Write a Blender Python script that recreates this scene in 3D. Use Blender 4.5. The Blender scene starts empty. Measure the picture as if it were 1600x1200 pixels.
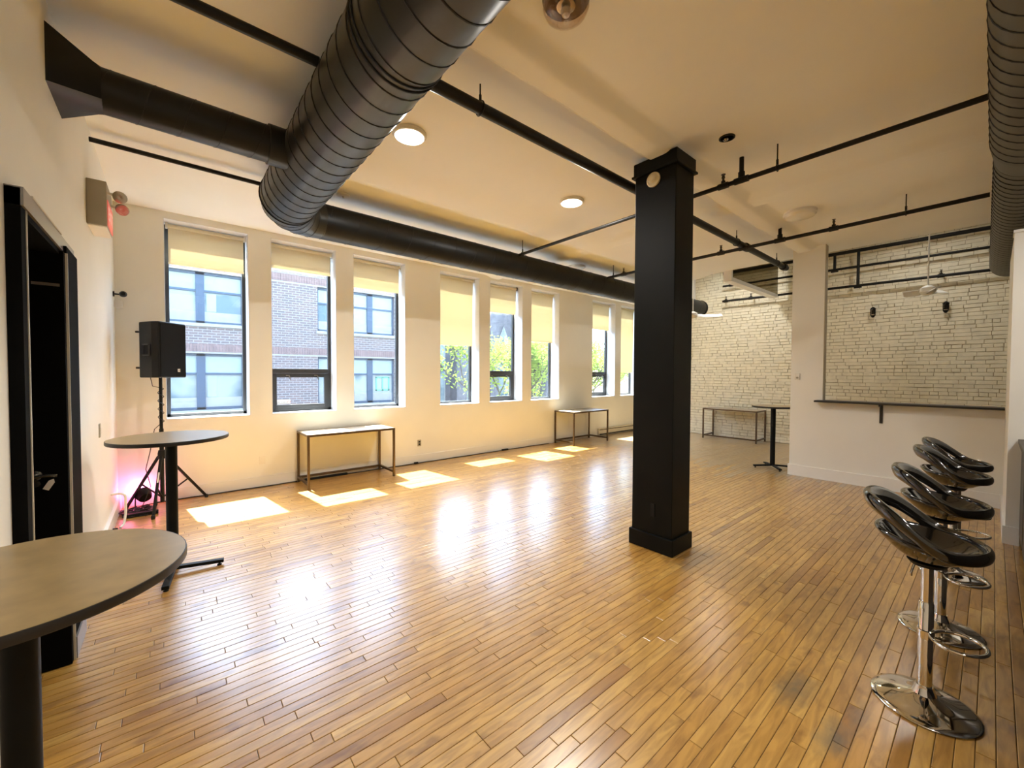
import bpy, math, random
from mathutils import Vector, Matrix
random.seed(7)
scene = bpy.context.scene
COL = scene.collection
R = math.radians

# ------------------------------------------------------------------ camera
CAM = Vector((0.0, 0.0, 1.6))
FPX = 633.55
_yaw, _pit, _rol = R(49.854), R(-1.354), R(0.210)
FWD = Vector((math.cos(_pit)*math.cos(_yaw), math.cos(_pit)*math.sin(_yaw), math.sin(_pit)))
_r = FWD.cross(Vector((0, 0, 1))).normalized()
_u = _r.cross(FWD)
RGT = _r*math.cos(_rol) + _u*math.sin(_rol)
UPV = -_r*math.sin(_rol) + _u*math.cos(_rol)
cd = bpy.data.cameras.new('camera')
cd.sensor_width = 36.0
cd.lens = FPX/1600*36
cd.clip_start = 0.05
cd.clip_end = 300
cam = bpy.data.objects.new('camera', cd)
cam.matrix_world = Matrix(((RGT.x, UPV.x, -FWD.x, CAM.x), (RGT.y, UPV.y, -FWD.y, CAM.y),
                           (RGT.z, UPV.z, -FWD.z, CAM.z), (0, 0, 0, 1)))
COL.objects.link(cam)
scene.camera = cam

def project(p):
    d = Vector(p) - CAM
    z = d.dot(FWD)
    if z < 0.05:
        return None
    return 800 + FPX*d.dot(RGT)/z, 600 - FPX*d.dot(UPV)/z

# ------------------------------------------------------------------ exposure, sky, sun
vs = scene.view_settings
vs.view_transform = 'Standard'
vs.look = 'None'
vs.gamma = 1.0
vs.use_curve_mapping = False
vs.exposure = 0.30
scene.display_settings.display_device = 'sRGB'
scene.cycles.caustics_reflective = False
scene.cycles.caustics_refractive = False
scene.cycles.diffuse_bounces = 6

SUN_DIR = Vector((0.075, -0.535, -1.0)).normalized()
w = bpy.data.worlds.new('sky')
scene.world = w
w.use_nodes = True
nt = w.node_tree
bg = nt.nodes['Background']
sky = nt.nodes.new('ShaderNodeTexSky')
sky.sky_type = 'NISHITA'
sky.sun_disc = False
sky.sun_elevation = math.asin(-SUN_DIR.z)
sky.sun_rotation = math.atan2(-SUN_DIR.x, -SUN_DIR.y)
sky.air_density = 1.2
sky.dust_density = 2.0
nt.links.new(sky.outputs[0], bg.inputs[0])
SKY = 2.35
bg.inputs[1].default_value = SKY

sl = bpy.data.lights.new('sun', 'SUN')
sl.energy = 58.0
sl.angle = R(0.53)
sl.color = (1.0, 0.975, 0.935)
so = bpy.data.objects.new('sun', sl)
so.rotation_euler = SUN_DIR.to_track_quat('-Z', 'Y').to_euler()
so.location = (0, 20, 30)
COL.objects.link(so)

LAMP_W = 45.0          # watts of each lit ceiling lamp
BACK_W = 24.0          # unseen lamps added behind the camera for fill light
LAMP_COL = (1.0, 0.96, 0.90)

# ------------------------------------------------------------------ materials
MATS = {}
def nodes(name):
    m = bpy.data.materials.new(name)
    m.use_nodes = True
    MATS[name] = m
    return m, m.node_tree, m.node_tree.nodes['Principled BSDF']

def mat(name, col, rough=0.5, metal=0.0, var=0.06, vscale=6.0, bump=0.0, bscale=60.0, coat=0.0, emit=None, estr=0.0, rvar=0.0, spec=0.5):
    m, t, b = nodes(name)
    N, L = t.nodes, t.links
    tc = N.new('ShaderNodeTexCoord')
    nz = N.new('ShaderNodeTexNoise')
    nz.inputs['Scale'].default_value = vscale
    nz.inputs['Detail'].default_value = 4
    L.new(tc.outputs['Object'], nz.inputs['Vector'])
    rp = N.new('ShaderNodeValToRGB')
    c = Vector(col[:3])
    rp.color_ramp.elements[0].color = (*(c*(1-var)), 1)
    rp.color_ramp.elements[1].color = (*(c*(1+var)), 1)
    rp.color_ramp.elements[0].position = 0.3
    rp.color_ramp.elements[1].position = 0.7
    L.new(nz.outputs['Fac'], rp.inputs['Fac'])
    L.new(rp.outputs['Color'], b.inputs['Base Color'])
    b.inputs['Roughness'].default_value = rough
    b.inputs['Metallic'].default_value = metal
    b.inputs['Specular IOR Level'].default_value = spec
    b.inputs['Coat Weight'].default_value = coat
    b.inputs['Coat Roughness'].default_value = 0.08
    if rvar:
        mr = N.new('ShaderNodeMapRange')
        mr.inputs['To Min'].default_value = rough - rvar
        mr.inputs['To Max'].default_value = rough + rvar
        L.new(nz.outputs['Fac'], mr.inputs['Value'])
        L.new(mr.outputs[0], b.inputs['Roughness'])
    if bump:
        n2 = N.new('ShaderNodeTexNoise')
        n2.inputs['Scale'].default_value = bscale
        n2.inputs['Detail'].default_value = 5
        L.new(tc.outputs['Object'], n2.inputs['Vector'])
        bp = N.new('ShaderNodeBump')
        bp.inputs['Strength'].default_value = bump
        bp.inputs['Distance'].default_value = 0.01
        L.new(n2.outputs['Fac'], bp.inputs['Height'])
        L.new(bp.outputs[0], b.inputs['Normal'])
    if emit:
        b.inputs['Emission Color'].default_value = (*emit, 1)
        b.inputs['Emission Strength'].default_value = estr
    return m

WALL = mat('wall_paint', (0.80, 0.795, 0.745), 0.55, var=0.02, vscale=2.0, bump=0.06, bscale=90)
CEIL = mat('ceiling_paint', (0.87, 0.875, 0.85), 0.6, var=0.02, vscale=1.5, bump=0.05, bscale=70)
TRIM = mat('trim_paint', (0.82, 0.81, 0.77), 0.4, var=0.02)
REVEAL = mat('reveal_paint', (0.72, 0.73, 0.74), 0.5, var=0.02)
BRICKP = mat('painted_brick', (0.81, 0.76, 0.60), 0.55, var=0.07, vscale=9, bump=0.35, bscale=35)
MORTAR = mat('painted_mortar', (0.40, 0.33, 0.20), 0.8, var=0.12, vscale=9, bump=0.4, bscale=40)
BLACKP = mat('black_paint', (0.0035, 0.004, 0.003), 0.5, var=0.15, bump=0.04, spec=0.17)
DOORP = mat('black_door_paint', (0.004, 0.004, 0.004), 0.8, var=0.1, spec=0.05)
DUCT = mat('duct_metal', (0.050, 0.050, 0.046), 0.36, metal=0.7, var=0.18, vscale=5, rvar=0.06, bump=0.03, bscale=8)
DUCTSHADE = mat('duct_shaded', (0.009, 0.0095, 0.0085), 0.42, var=0.18, vscale=5, spec=0.3)  # the duct again, with the shade of its backlit side in the colour
SEAM = mat('duct_seam', (0.012, 0.012, 0.011), 0.5, metal=0.4)
DUCTR = mat('duct_painted', (0.075, 0.066, 0.042), 0.5, metal=0.3, var=0.15)
PIPE = mat('pipe_black', (0.009, 0.0085, 0.007), 0.45, var=0.2, spec=0.25)
BRASS = mat('sprinkler_bronze', (0.05, 0.04, 0.025), 0.4, metal=0.7)
CHROME = mat('chrome', (0.72, 0.70, 0.66), 0.06, metal=1.0, var=0.02)
STEEL = mat('steel', (0.50, 0.48, 0.44), 0.25, metal=1.0, var=0.05)
GLOSSB = mat('gloss_black_shell', (0.006, 0.005, 0.004), 0.10, var=0.1, coat=0.6)
TOP = mat('table_laminate', (0.36, 0.26, 0.12), 0.30, var=0.12, vscale=14, rvar=0.05)
EDGE = mat('table_edge', (0.012, 0.011, 0.010), 0.45)
CONS = mat('console_top', (0.42, 0.36, 0.27), 0.4, var=0.08, vscale=12)
BRONZE = mat('bronze_frame', (0.105, 0.066, 0.032), 0.38, metal=0.55, var=0.1)
WINF = mat('window_frame', (0.045, 0.045, 0.045), 0.4, metal=0.3)
WHITE = mat('white_plastic', (0.78, 0.76, 0.70), 0.4, var=0.02)
CREAMP = mat('cream_plastic', (0.70, 0.61, 0.40), 0.4, var=0.05)
GREYP = mat('grey_plastic', (0.36, 0.33, 0.26), 0.5, var=0.04)
RUBBER = mat('black_plastic', (0.007, 0.007, 0.007), 0.55, var=0.1, spec=0.25)
GRILLE = mat('speaker_grille', (0.005, 0.005, 0.005), 0.7, bump=0.5, bscale=400, spec=0.15)
SHELF = mat('dark_shelf', (0.020, 0.016, 0.012), 0.4)
BARW = mat('dark_bar_wood', (0.020, 0.013, 0.007), 0.4, var=0.3)
PALE = mat('pale_edge', (0.60, 0.56, 0.45), 0.35)
SHEENGREY = mat('grey_sheen', (0.20, 0.19, 0.18), 0.3)  # black gloss trim; mirrored sky and window light put into the grey
REDS = mat('exit_red', (0.75, 0.14, 0.10), 0.4, emit=(1.0, 0.25, 0.2), estr=0.25)
PINKT = mat('exit_letters', (0.9, 0.55, 0.45), 0.4, emit=(1.0, 0.6, 0.5), estr=0.35)
LEDM = mat('led_diffuser', (0.9, 0.88, 0.82), 0.3, emit=(1.0, 0.97, 0.90), estr=6.0)
DOME = mat('opal_dome', (0.82, 0.79, 0.70), 0.25, var=0.01)
HEATER = mat('heater_enamel', (0.62, 0.56, 0.42), 0.4)
PINKL = mat('stage_lamp_glow', (0.9, 0.3, 0.6), 0.3, emit=(1.0, 0.25, 0.55), estr=5.0)
GREYW = mat('weathered_metal', (0.33, 0.36, 0.40), 0.5, metal=0.1)
INK = mat('ink', (0.03, 0.03, 0.03), 0.6)
REDINK = mat('red_ink', (0.7, 0.05, 0.04), 0.6)
PAPER = mat('paper', (0.85, 0.85, 0.83), 0.6)
BARK = mat('bark', (0.10, 0.075, 0.055), 0.9, var=0.25)
ASPH = mat('asphalt', (0.16, 0.16, 0.165), 0.9, var=0.15)
STONE = mat('church_stone', (0.13, 0.115, 0.12), 0.9, var=0.25, vscale=3, bump=0.4, bscale=12)
LIMES = mat('limestone', (0.24, 0.235, 0.225), 0.8, var=0.08)
BLUEF = mat('blue_window_frame', (0.016, 0.038, 0.075), 0.5, var=0.08)
BLDBL = mat('pale_shade', (0.23, 0.28, 0.29), 0.7, var=0.04)
ROOMI = mat('dim_interior', (0.33, 0.34, 0.33), 0.8, var=0.2, vscale=1.2)
GREENF = mat('green_sash', (0.08, 0.28, 0.20), 0.5)

def glassy(name, tint, rough=0.02, veil=0.0):
    m, t, b = nodes(name)
    N, L = t.nodes, t.links
    N.remove(b)
    tr = N.new('ShaderNodeBsdfTransparent'); tr.inputs[0].default_value = (*tint, 1)
    gl = N.new('ShaderNodeBsdfGlossy'); gl.inputs['Roughness'].default_value = rough
    lw = N.new('ShaderNodeLayerWeight'); lw.inputs[0].default_value = 0.5
    pw = N.new('ShaderNodeMath'); pw.operation = 'POWER'; pw.inputs[1].default_value = 5.0
    L.new(lw.outputs['Facing'], pw.inputs[0])
    nz = N.new('ShaderNodeTexNoise'); nz.inputs['Scale'].default_value = 3.0
    mu = N.new('ShaderNodeMath'); mu.operation = 'MULTIPLY_ADD'
    mu.inputs[1].default_value = 0.02
    ad = N.new('ShaderNodeMath'); ad.operation = 'MULTIPLY_ADD'; ad.inputs[1].default_value = 0.7; ad.inputs[2].default_value = 0.02
    L.new(pw.outputs[0], ad.inputs[0])
    L.new(nz.outputs['Fac'], mu.inputs[0]); L.new(ad.outputs[0], mu.inputs[2])
    mx = N.new('ShaderNodeMixShader')
    L.new(mu.outputs[0], mx.inputs[0]); L.new(tr.outputs[0], mx.inputs[1]); L.new(gl.outputs[0], mx.inputs[2])
    if veil:
        du = N.new('ShaderNodeBsdfTranslucent'); du.inputs[0].default_value = (0.80, 0.88, 1.0, 1)  # hazy outdoor glow mixed into the pane as a faint bluish veil
        md = N.new('ShaderNodeMixShader'); md.inputs[0].default_value = veil
        L.new(mx.outputs[0], md.inputs[1]); L.new(du.outputs[0], md.inputs[2]); mx = md
    L.new(mx.outputs[0], N['Material Output'].inputs[0])
    return m
GLASS = glassy('window_glass', (0.90, 0.95, 0.97), veil=0.003)
SMOKE = glassy('smoked_glass', (0.42, 0.38, 0.29))
CLEAR = glassy('clear_lamp_glass', (0.93, 0.88, 0.82))

def pane_ext():
    m, t, b = nodes('far_window_glass')
    N, L = t.nodes, t.links
    tc = N.new('ShaderNodeTexCoord'); nz = N.new('ShaderNodeTexNoise'); nz.inputs['Scale'].default_value = 0.9
    L.new(tc.outputs['Object'], nz.inputs['Vector'])
    rp = N.new('ShaderNodeValToRGB')
    rp.color_ramp.elements[0].color = (0.055, 0.095, 0.12, 1); rp.color_ramp.elements[0].position = 0.42
    rp.color_ramp.elements[1].color = (0.20, 0.23, 0.23, 1); rp.color_ramp.elements[1].position = 0.55
    L.new(nz.outputs['Fac'], rp.inputs[0]); L.new(rp.outputs[0], b.inputs['Base Color'])
    b.inputs['Roughness'].default_value = 0.25
    b.inputs['Specular IOR Level'].default_value = 0.35
    return m
PANEX = pane_ext()

def fabric():
    m, t, b = nodes('blind_fabric')
    N, L = t.nodes, t.links
    N.remove(b)
    tc = N.new('ShaderNodeTexCoord'); wv = N.new('ShaderNodeTexWave')
    wv.inputs['Scale'].default_value = 120; wv.inputs['Distortion'].default_value = 1
    L.new(tc.outputs['Object'], wv.inputs['Vector'])
    rp = N.new('ShaderNodeValToRGB')
    rp.color_ramp.elements[0].color = (0.79, 0.71, 0.53, 1); rp.color_ramp.elements[1].color = (0.84, 0.76, 0.58, 1)
    L.new(wv.outputs['Fac'], rp.inputs[0])
    d = N.new('ShaderNodeBsdfDiffuse'); s = N.new('ShaderNodeBsdfTranslucent')
    L.new(rp.outputs[0], d.inputs[0]); L.new(rp.outputs[0], s.inputs[0])
    mx = N.new('ShaderNodeMixShader'); mx.inputs[0].default_value = 0.27
    L.new(d.outputs[0], mx.inputs[1]); L.new(s.outputs[0], mx.inputs[2])
    L.new(mx.outputs[0], N['Material Output'].inputs[0])
    return m
FABRIC = fabric()

def leafmat(name, col):
    m, t, b = nodes(name)
    N, L = t.nodes, t.links
    N.remove(b)
    oi = N.new('ShaderNodeTexCoord'); nz = N.new('ShaderNodeTexNoise'); nz.inputs['Scale'].default_value = 1.3
    L.new(oi.outputs['Object'], nz.inputs['Vector'])
    rp = N.new('ShaderNodeValToRGB')
    c = Vector(col)
    rp.color_ramp.elements[0].color = (*(c*0.7), 1); rp.color_ramp.elements[1].color = (*(c*1.25), 1)
    L.new(nz.outputs['Fac'], rp.inputs[0])
    d = N.new('ShaderNodeBsdfDiffuse'); s = N.new('ShaderNodeBsdfTranslucent')
    L.new(rp.outputs[0], d.inputs[0]); L.new(rp.outputs[0], s.inputs[0])
    mx = N.new('ShaderNodeMixShader'); mx.inputs[0].default_value = 0.5
    L.new(d.outputs[0], mx.inputs[1]); L.new(s.outputs[0], mx.inputs[2])
    L.new(mx.outputs[0], N['Material Output'].inputs[0])
    return m
LEAF = leafmat('spring_leaf', (0.30, 0.38, 0.07))

def floorwood():
    m, t, b = nodes('maple_floor')
    N, L = t.nodes, t.links
    at = N.new('ShaderNodeAttribute'); at.attribute_name = 'tone'
    geo = N.new('ShaderNodeNewGeometry')
    sp = N.new('ShaderNodeSeparateXYZ'); L.new(geo.outputs['Position'], sp.inputs[0])
    # offset the grain of each board
    off = N.new('ShaderNodeMath'); off.operation = 'MULTIPLY'; off.inputs[1].default_value = 37.0
    L.new(at.outputs['Fac'], off.inputs[0])
    xs = N.new('ShaderNodeMath'); xs.operation = 'MULTIPLY'; xs.inputs[1].default_value = 0.16
    L.new(sp.outputs['X'], xs.inputs[0])
    cb = N.new('ShaderNodeCombineXYZ')
    L.new(xs.outputs[0], cb.inputs[0]); L.new(sp.outputs['Y'], cb.inputs[1]); L.new(off.outputs[0], cb.inputs[2])
    g1 = N.new('ShaderNodeTexNoise'); g1.inputs['Scale'].default_value = 26; g1.inputs['Detail'].default_value = 5
    g1.inputs['Distortion'].default_value = 1.2
    L.new(cb.outputs[0], g1.inputs['Vector'])
    # blotches and knots, nearly isotropic
    cb2 = N.new('ShaderNodeCombineXYZ'); xs2 = N.new('ShaderNodeMath'); xs2.operation = 'MULTIPLY'; xs2.inputs[1].default_value = 0.6
    L.new(sp.outputs['X'], xs2.inputs[0]); L.new(xs2.outputs[0], cb2.inputs[0]); L.new(sp.outputs['Y'], cb2.inputs[1]); L.new(off.outputs[0], cb2.inputs[2])
    g2 = N.new('ShaderNodeTexNoise'); g2.inputs['Scale'].default_value = 9; g2.inputs['Detail'].default_value = 3
    L.new(cb2.outputs[0], g2.inputs['Vector'])
    rp = N.new('ShaderNodeValToRGB')
    e = rp.color_ramp.elements
    e[0].position = 0.0; e[0].color = (0.28, 0.122, 0.022, 1)
    e[1].position = 1.0; e[1].color = (0.61, 0.375, 0.10, 1)
    k = e.new(0.35); k.color = (0.42, 0.212, 0.038, 1)
    k = e.new(0.7); k.color = (0.515, 0.285, 0.060, 1)
    L.new(at.outputs['Fac'], rp.inputs[0])
    r2 = N.new('ShaderNodeValToRGB')
    r2.color_ramp.elements[0].color = (0.70, 0.64, 0.56, 1); r2.color_ramp.elements[0].position = 0.33
    r2.color_ramp.elements[1].color = (1.06, 1.06, 1.06, 1); r2.color_ramp.elements[1].position = 0.62
    L.new(g1.outputs['Fac'], r2.inputs[0])
    r3 = N.new('ShaderNodeValToRGB')
    r3.color_ramp.elements[0].color = (0.50, 0.42, 0.36, 1); r3.color_ramp.elements[0].position = 0.27
    r3.color_ramp.elements[1].color = (1, 1, 1, 1); r3.color_ramp.elements[1].position = 0.40
    L.new(g2.outputs['Fac'], r3.inputs[0])
    m1 = N.new('ShaderNodeMixRGB'); m1.blend_type = 'MULTIPLY'; m1.inputs[0].default_value = 1
    L.new(rp.outputs[0], m1.inputs[1]); L.new(r2.outputs[0], m1.inputs[2])
    m2 = N.new('ShaderNodeMixRGB'); m2.blend_type = 'MULTIPLY'; m2.inputs[0].default_value = 0.8
    L.new(m1.outputs[0], m2.inputs[1]); L.new(r3.outputs[0], m2.inputs[2])
    # worn grey boards at the far end and a grey stain by the stools
    wn = N.new('ShaderNodeAttribute'); wn.attribute_name = 'wear'
    hs = N.new('ShaderNodeMixRGB'); hs.inputs[2].default_value = (0.36, 0.27, 0.16, 1)
    L.new(wn.outputs['Fac'], hs.inputs[0]); L.new(m2.outputs[0], hs.inputs[1])
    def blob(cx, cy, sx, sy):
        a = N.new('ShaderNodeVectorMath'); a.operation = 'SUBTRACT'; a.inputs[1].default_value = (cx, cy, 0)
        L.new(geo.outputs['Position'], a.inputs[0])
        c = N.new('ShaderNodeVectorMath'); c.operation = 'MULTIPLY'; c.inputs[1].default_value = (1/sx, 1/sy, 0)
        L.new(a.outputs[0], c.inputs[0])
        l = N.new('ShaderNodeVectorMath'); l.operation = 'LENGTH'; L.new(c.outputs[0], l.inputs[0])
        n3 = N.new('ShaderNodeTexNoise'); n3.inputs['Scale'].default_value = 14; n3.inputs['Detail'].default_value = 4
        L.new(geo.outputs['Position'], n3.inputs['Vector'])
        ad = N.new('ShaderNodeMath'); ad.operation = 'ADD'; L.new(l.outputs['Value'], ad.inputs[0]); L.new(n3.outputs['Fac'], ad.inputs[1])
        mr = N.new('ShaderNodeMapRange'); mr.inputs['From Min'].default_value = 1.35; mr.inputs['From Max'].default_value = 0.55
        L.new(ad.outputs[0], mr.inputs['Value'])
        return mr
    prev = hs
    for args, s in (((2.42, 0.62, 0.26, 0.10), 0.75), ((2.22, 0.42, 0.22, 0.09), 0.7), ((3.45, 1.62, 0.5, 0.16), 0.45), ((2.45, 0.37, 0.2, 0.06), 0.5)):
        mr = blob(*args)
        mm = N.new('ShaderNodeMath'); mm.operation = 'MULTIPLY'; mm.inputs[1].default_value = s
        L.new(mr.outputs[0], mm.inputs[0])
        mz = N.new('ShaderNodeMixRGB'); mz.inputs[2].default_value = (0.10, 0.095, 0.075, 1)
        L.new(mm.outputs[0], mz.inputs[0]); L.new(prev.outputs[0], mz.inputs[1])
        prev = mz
    L.new(prev.outputs[0], b.inputs['Base Color'])
    b.inputs['Roughness'].default_value = 0.36
    b.inputs['Specular IOR Level'].default_value = 0.5
    b.inputs['Coat Weight'].default_value = 0.9
    b.inputs['Coat Roughness'].default_value = 0.24
    b.inputs['Coat IOR'].default_value = 1.6
    bp = N.new('ShaderNodeBump'); bp.inputs['Strength'].default_value = 0.05; bp.inputs['Distance'].default_value = 0.005
    L.new(g1.outputs['Fac'], bp.inputs['Height']); L.new(bp.outputs[0], b.inputs['Normal'])
    return m
FLOORW = floorwood()
GAP = mat('floor_gap', (0.045, 0.022, 0.008), 0.8)

def facade():
    m, t, b = nodes('street_brick')
    N, L = t.nodes, t.links
    tc = N.new('ShaderNodeTexCoord'); sp = N.new('ShaderNodeSeparateXYZ'); cb = N.new('ShaderNodeCombineXYZ')
    L.new(tc.outputs['Object'], sp.inputs[0])
    ad = N.new('ShaderNodeMath'); ad.operation = 'ADD'
    L.new(sp.outputs['X'], ad.inputs[0]); L.new(sp.outputs['Y'], ad.inputs[1])
    L.new(ad.outputs[0], cb.inputs[0]); L.new(sp.outputs['Z'], cb.inputs[1])
    br = N.new('ShaderNodeTexBrick')
    br.inputs['Scale'].default_value = 1.0
    br.inputs['Brick Width'].default_value = 0.21; br.inputs['Row Height'].default_value = 0.075
    br.inputs['Mortar Size'].default_value = 0.009
    br.inputs['Color1'].default_value = (0.150, 0.100, 0.090, 1); br.inputs['Color2'].default_value = (0.105, 0.082, 0.082, 1)
    br.inputs['Mortar'].default_value = (0.23, 0.21, 0.20, 1)
    L.new(cb.outputs[0], br.inputs['Vector'])
    L.new(br.outputs['Color'], b.inputs['Base Color'])
    bp = N.new('ShaderNodeBump'); bp.inputs['Strength'].default_value = 0.5; bp.invert = True
    L.new(br.outputs['Fac'], bp.inputs['Height']); L.new(bp.outputs[0], b.inputs['Normal'])
    b.inputs['Roughness'].default_value = 0.9
    return m
FACADE = facade()
SOLDIER = mat('soldier_brick', (0.165, 0.105, 0.095), 0.9, var=0.2, vscale=5)

# ------------------------------------------------------------------ mesh helpers
class MB:
    def __init__(s):
        s.v, s.f = [], []
    def quad(s, *p):
        n = len(s.v); s.v += [tuple(q) for q in p]; s.f.append(tuple(range(n, n+len(p)))); return s
    def box(s, x0, x1, y0, y1, z0, z1):
        n = len(s.v)
        s.v += [(x, y, z) for z in (z0, z1) for y in (y0, y1) for x in (x0, x1)]
        s.f += [tuple(n+i for i in q) for q in ((0, 2, 3, 1), (4, 5, 7, 6), (0, 1, 5, 4), (2, 6, 7, 3), (0, 4, 6, 2), (1, 3, 7, 5))]
        return s
    def bar(s, a, b, w, h, up=(0, 0, 1)):
        a, b = Vector(a), Vector(b); d = (b-a).normalized(); up = Vector(up)
        r = d.cross(up)
        if r.length < 1e-4:
            r = d.cross(Vector((0, 1, 0)))
        r.normalize(); u = r.cross(d)
        n = len(s.v)
        for p in (a, b):
            for i, j in ((-1, -1), (1, -1), (1, 1), (-1, 1)):
                s.v.append(tuple(p + r*(i*w/2) + u*(j*h/2)))
        s.f += [tuple(n+i for i in q) for q in ((3, 2, 1, 0), (4, 5, 6, 7), (0, 1, 5, 4), (1, 2, 6, 5), (2, 3, 7, 6), (3, 0, 4, 7))]
        return s
    def tube(s, pts, rad, n=10, caps=True, closed=False):
        pts = [Vector(p) for p in pts]
        rr = rad if isinstance(rad, (list, tuple)) else [rad]*len(pts)
        base = len(s.v); m = len(pts); up = None
        for i, p in enumerate(pts):
            a = pts[i-1] if (i > 0 or closed) else p
            b = pts[(i+1) % m] if (i < m-1 or closed) else p
            d = (b-a).normalized()
            if up is None:
                up = Vector((0, 0, 1)) if abs(d.z) < 0.9 else Vector((1, 0, 0))
            r = d.cross(up).normalized(); up = r.cross(d).normalized()
            for k in range(n):
                t = 2*math.pi*k/n
                s.v.append(tuple(p + (r*math.cos(t) + up*math.sin(t))*rr[i]))
        for i in range(m if closed else m-1):
            for k in range(n):
                a, b = base+i*n+k, base+i*n+(k+1) % n
                c, d = base+((i+1) % m)*n+(k+1) % n, base+((i+1) % m)*n+k
                s.f.append((a, b, c, d))
        if caps and not closed:
            s.f.append(tuple(base+k for k in reversed(range(n))))
            s.f.append(tuple(base+(m-1)*n+k for k in range(n)))
        return s
    def lathe(s, prof, n=32, c=(0, 0, 0), axis='Z'):
        base = len(s.v); m = len(prof)
        for r, h in prof:
            for k in range(n):
                t = 2*math.pi*k/n; x, y = r*math.cos(t), r*math.sin(t)
                q = {'Z': (x, y, h), 'X': (h, x, y), 'Y': (x, h, y)}[axis]
                s.v.append((c[0]+q[0], c[1]+q[1], c[2]+q[2]))
        for i in range(m-1):
            for k in range(n):
                a, b = base+i*n+k, base+i*n+(k+1) % n
                s.f.append((a, b, b+n, a+n))
        if prof[0][0] > 1e-5:
            s.f.append(tuple(base+k for k in reversed(range(n))))
        if prof[-1][0] > 1e-5:
            s.f.append(tuple(base+(m-1)*n+k for k in range(n)))
        return s
    def prism(s, poly, h0, h1, axis='Z'):
        def P(a, b, h):
            return {'Z': (a, b, h), 'Y': (a, h, b), 'X': (h, a, b)}[axis]
        n = len(s.v); m = len(poly)
        s.v += [P(a, b, h0) for a, b in poly] + [P(a, b, h1) for a, b in poly]
        s.f.append(tuple(n+i for i in reversed(range(m)))); s.f.append(tuple(n+m+i for i in range(m)))
        for i in range(m):
            j = (i+1) % m
            s.f.append((n+i, n+j, n+m+j, n+m+i))
        return s
    def mesh(s, name, mt, smooth=False):
        me = bpy.data.meshes.new(name)
        me.from_pydata(s.v, [], s.f)
        me.materials.append(mt)
        import bmesh
        bm = bmesh.new(); bm.from_mesh(me)
        bmesh.ops.recalc_face_normals(bm, faces=bm.faces)
        bm.to_mesh(me); bm.free()
        if smooth:
            me.polygons.foreach_set('use_smooth', [True]*len(me.polygons))
            try:
                me.set_sharp_from_angle(angle=R(40))
            except Exception:
                pass
        me.update()
        return me
    def build(s, name, mt, parent=None, smooth=False, bevel=0.0):
        o = bpy.data.objects.new(name, s.mesh(name, mt, smooth))
        COL.objects.link(o)
        if parent is not None:
            put(o, parent)
        if bevel:
            b = o.modifiers.new('bevel', 'BEVEL'); b.width = bevel; b.segments = 2; b.limit_method = 'ANGLE'
        return o

def put(o, parent):
    """child whose mesh is given in world coordinates, under an already placed parent"""
    o.parent = parent
    M = world(parent)
    o.matrix_parent_inverse = M.inverted()

def world(o):
    M = Matrix.LocRotScale(o.location, o.rotation_euler, o.scale)
    if o.parent is None:
        return M
    return world(o.parent) @ o.matrix_parent_inverse @ M

def thing(name, label=None, cat=None, loc=(0, 0, 0), group=None, kind=None):
    o = bpy.data.objects.new(name, None)
    o.empty_display_size = 0.1
    COL.objects.link(o)
    o.location = loc
    return tag(o, label, cat, group, kind)

def tag(o, label=None, cat=None, group=None, kind=None):
    if label: o['label'] = label
    if cat: o['category'] = cat
    if group: o['group'] = group
    if kind: o['kind'] = kind
    return o

def copy_tree(o, parent=None):
    c = o.copy(); COL.objects.link(c); c.parent = parent
    for ch in o.children:
        copy_tree(ch, c)
    return c

def text(name, s, size, mt, parent, M, depth=0.0006):
    cu = bpy.data.curves.new(name, 'FONT'); cu.body = s; cu.size = size; cu.extrude = depth
    cu.align_x = 'CENTER'; cu.align_y = 'CENTER'
    tmp = bpy.data.objects.new(name+'_tmp', cu)
    COL.objects.link(tmp)
    bpy.context.view_layer.update()
    me = bpy.data.meshes.new_from_object(tmp)
    bpy.data.objects.remove(tmp)
    me.transform(M)
    me.materials.clear(); me.materials.append(mt)
    o = bpy.data.objects.new(name, me); COL.objects.link(o)
    put(o, parent)
    return o

# ================================================================== THE ROOM
LX, WY, PX, BX = -0.485, 6.636, 7.65, 11.05     # left wall, window wall, partition, brick wall
H = 3.60
WT = 0.36                                        # window wall thickness
WINS = [(-0.042, 0.846), (1.112, 2.000), (2.263, 3.156), (3.845, 4.743), (5.000, 5.892), (6.150, 7.056), (8.285, 9.265), (9.520, 10.43)]
WZ0, WZ1 = 1.012, 3.520

floor = MB().box(-1.3, BX+0.3, -3.3, WY+WT, -0.12, -0.004).build('floor', GAP)
tag(floor, 'varnished maple strip floor with worn grey boards at the far end', 'floor', kind='structure')

# planks ------------------------------------------------------------
BW = 0.058
boards = []
rng = random.Random(11)
y = -3.0; row = 0
while y < WY-0.002:
    y1 = min(y+BW, WY)
    x = -1.25 - rng.random()*0.6
    while x < BX:
        ln = rng.choice([0.32, 0.42, 0.55, 0.7, 0.85, 1.05, 1.3])*rng.uniform(0.85, 1.15)
        a, b = max(x, -1.25), min(x+ln, BX)
        tone = min(1, max(0, rng.gauss(0.62, 0.12)))
        if rng.random() < 0.09:
            tone = rng.uniform(0.10, 0.36)
        xm = (a+b)/2
        edge = 7.5 + 0.35*math.sin(y*1.7) + rng.uniform(-0.15, 0.15)
        wear = rng.uniform(0.55, 0.8) if xm > edge else 0.0
        if b-a > 0.03:
            boards.append((a, b, y, y1, tone, wear))
        x += ln
    y += BW; row += 1

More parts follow.
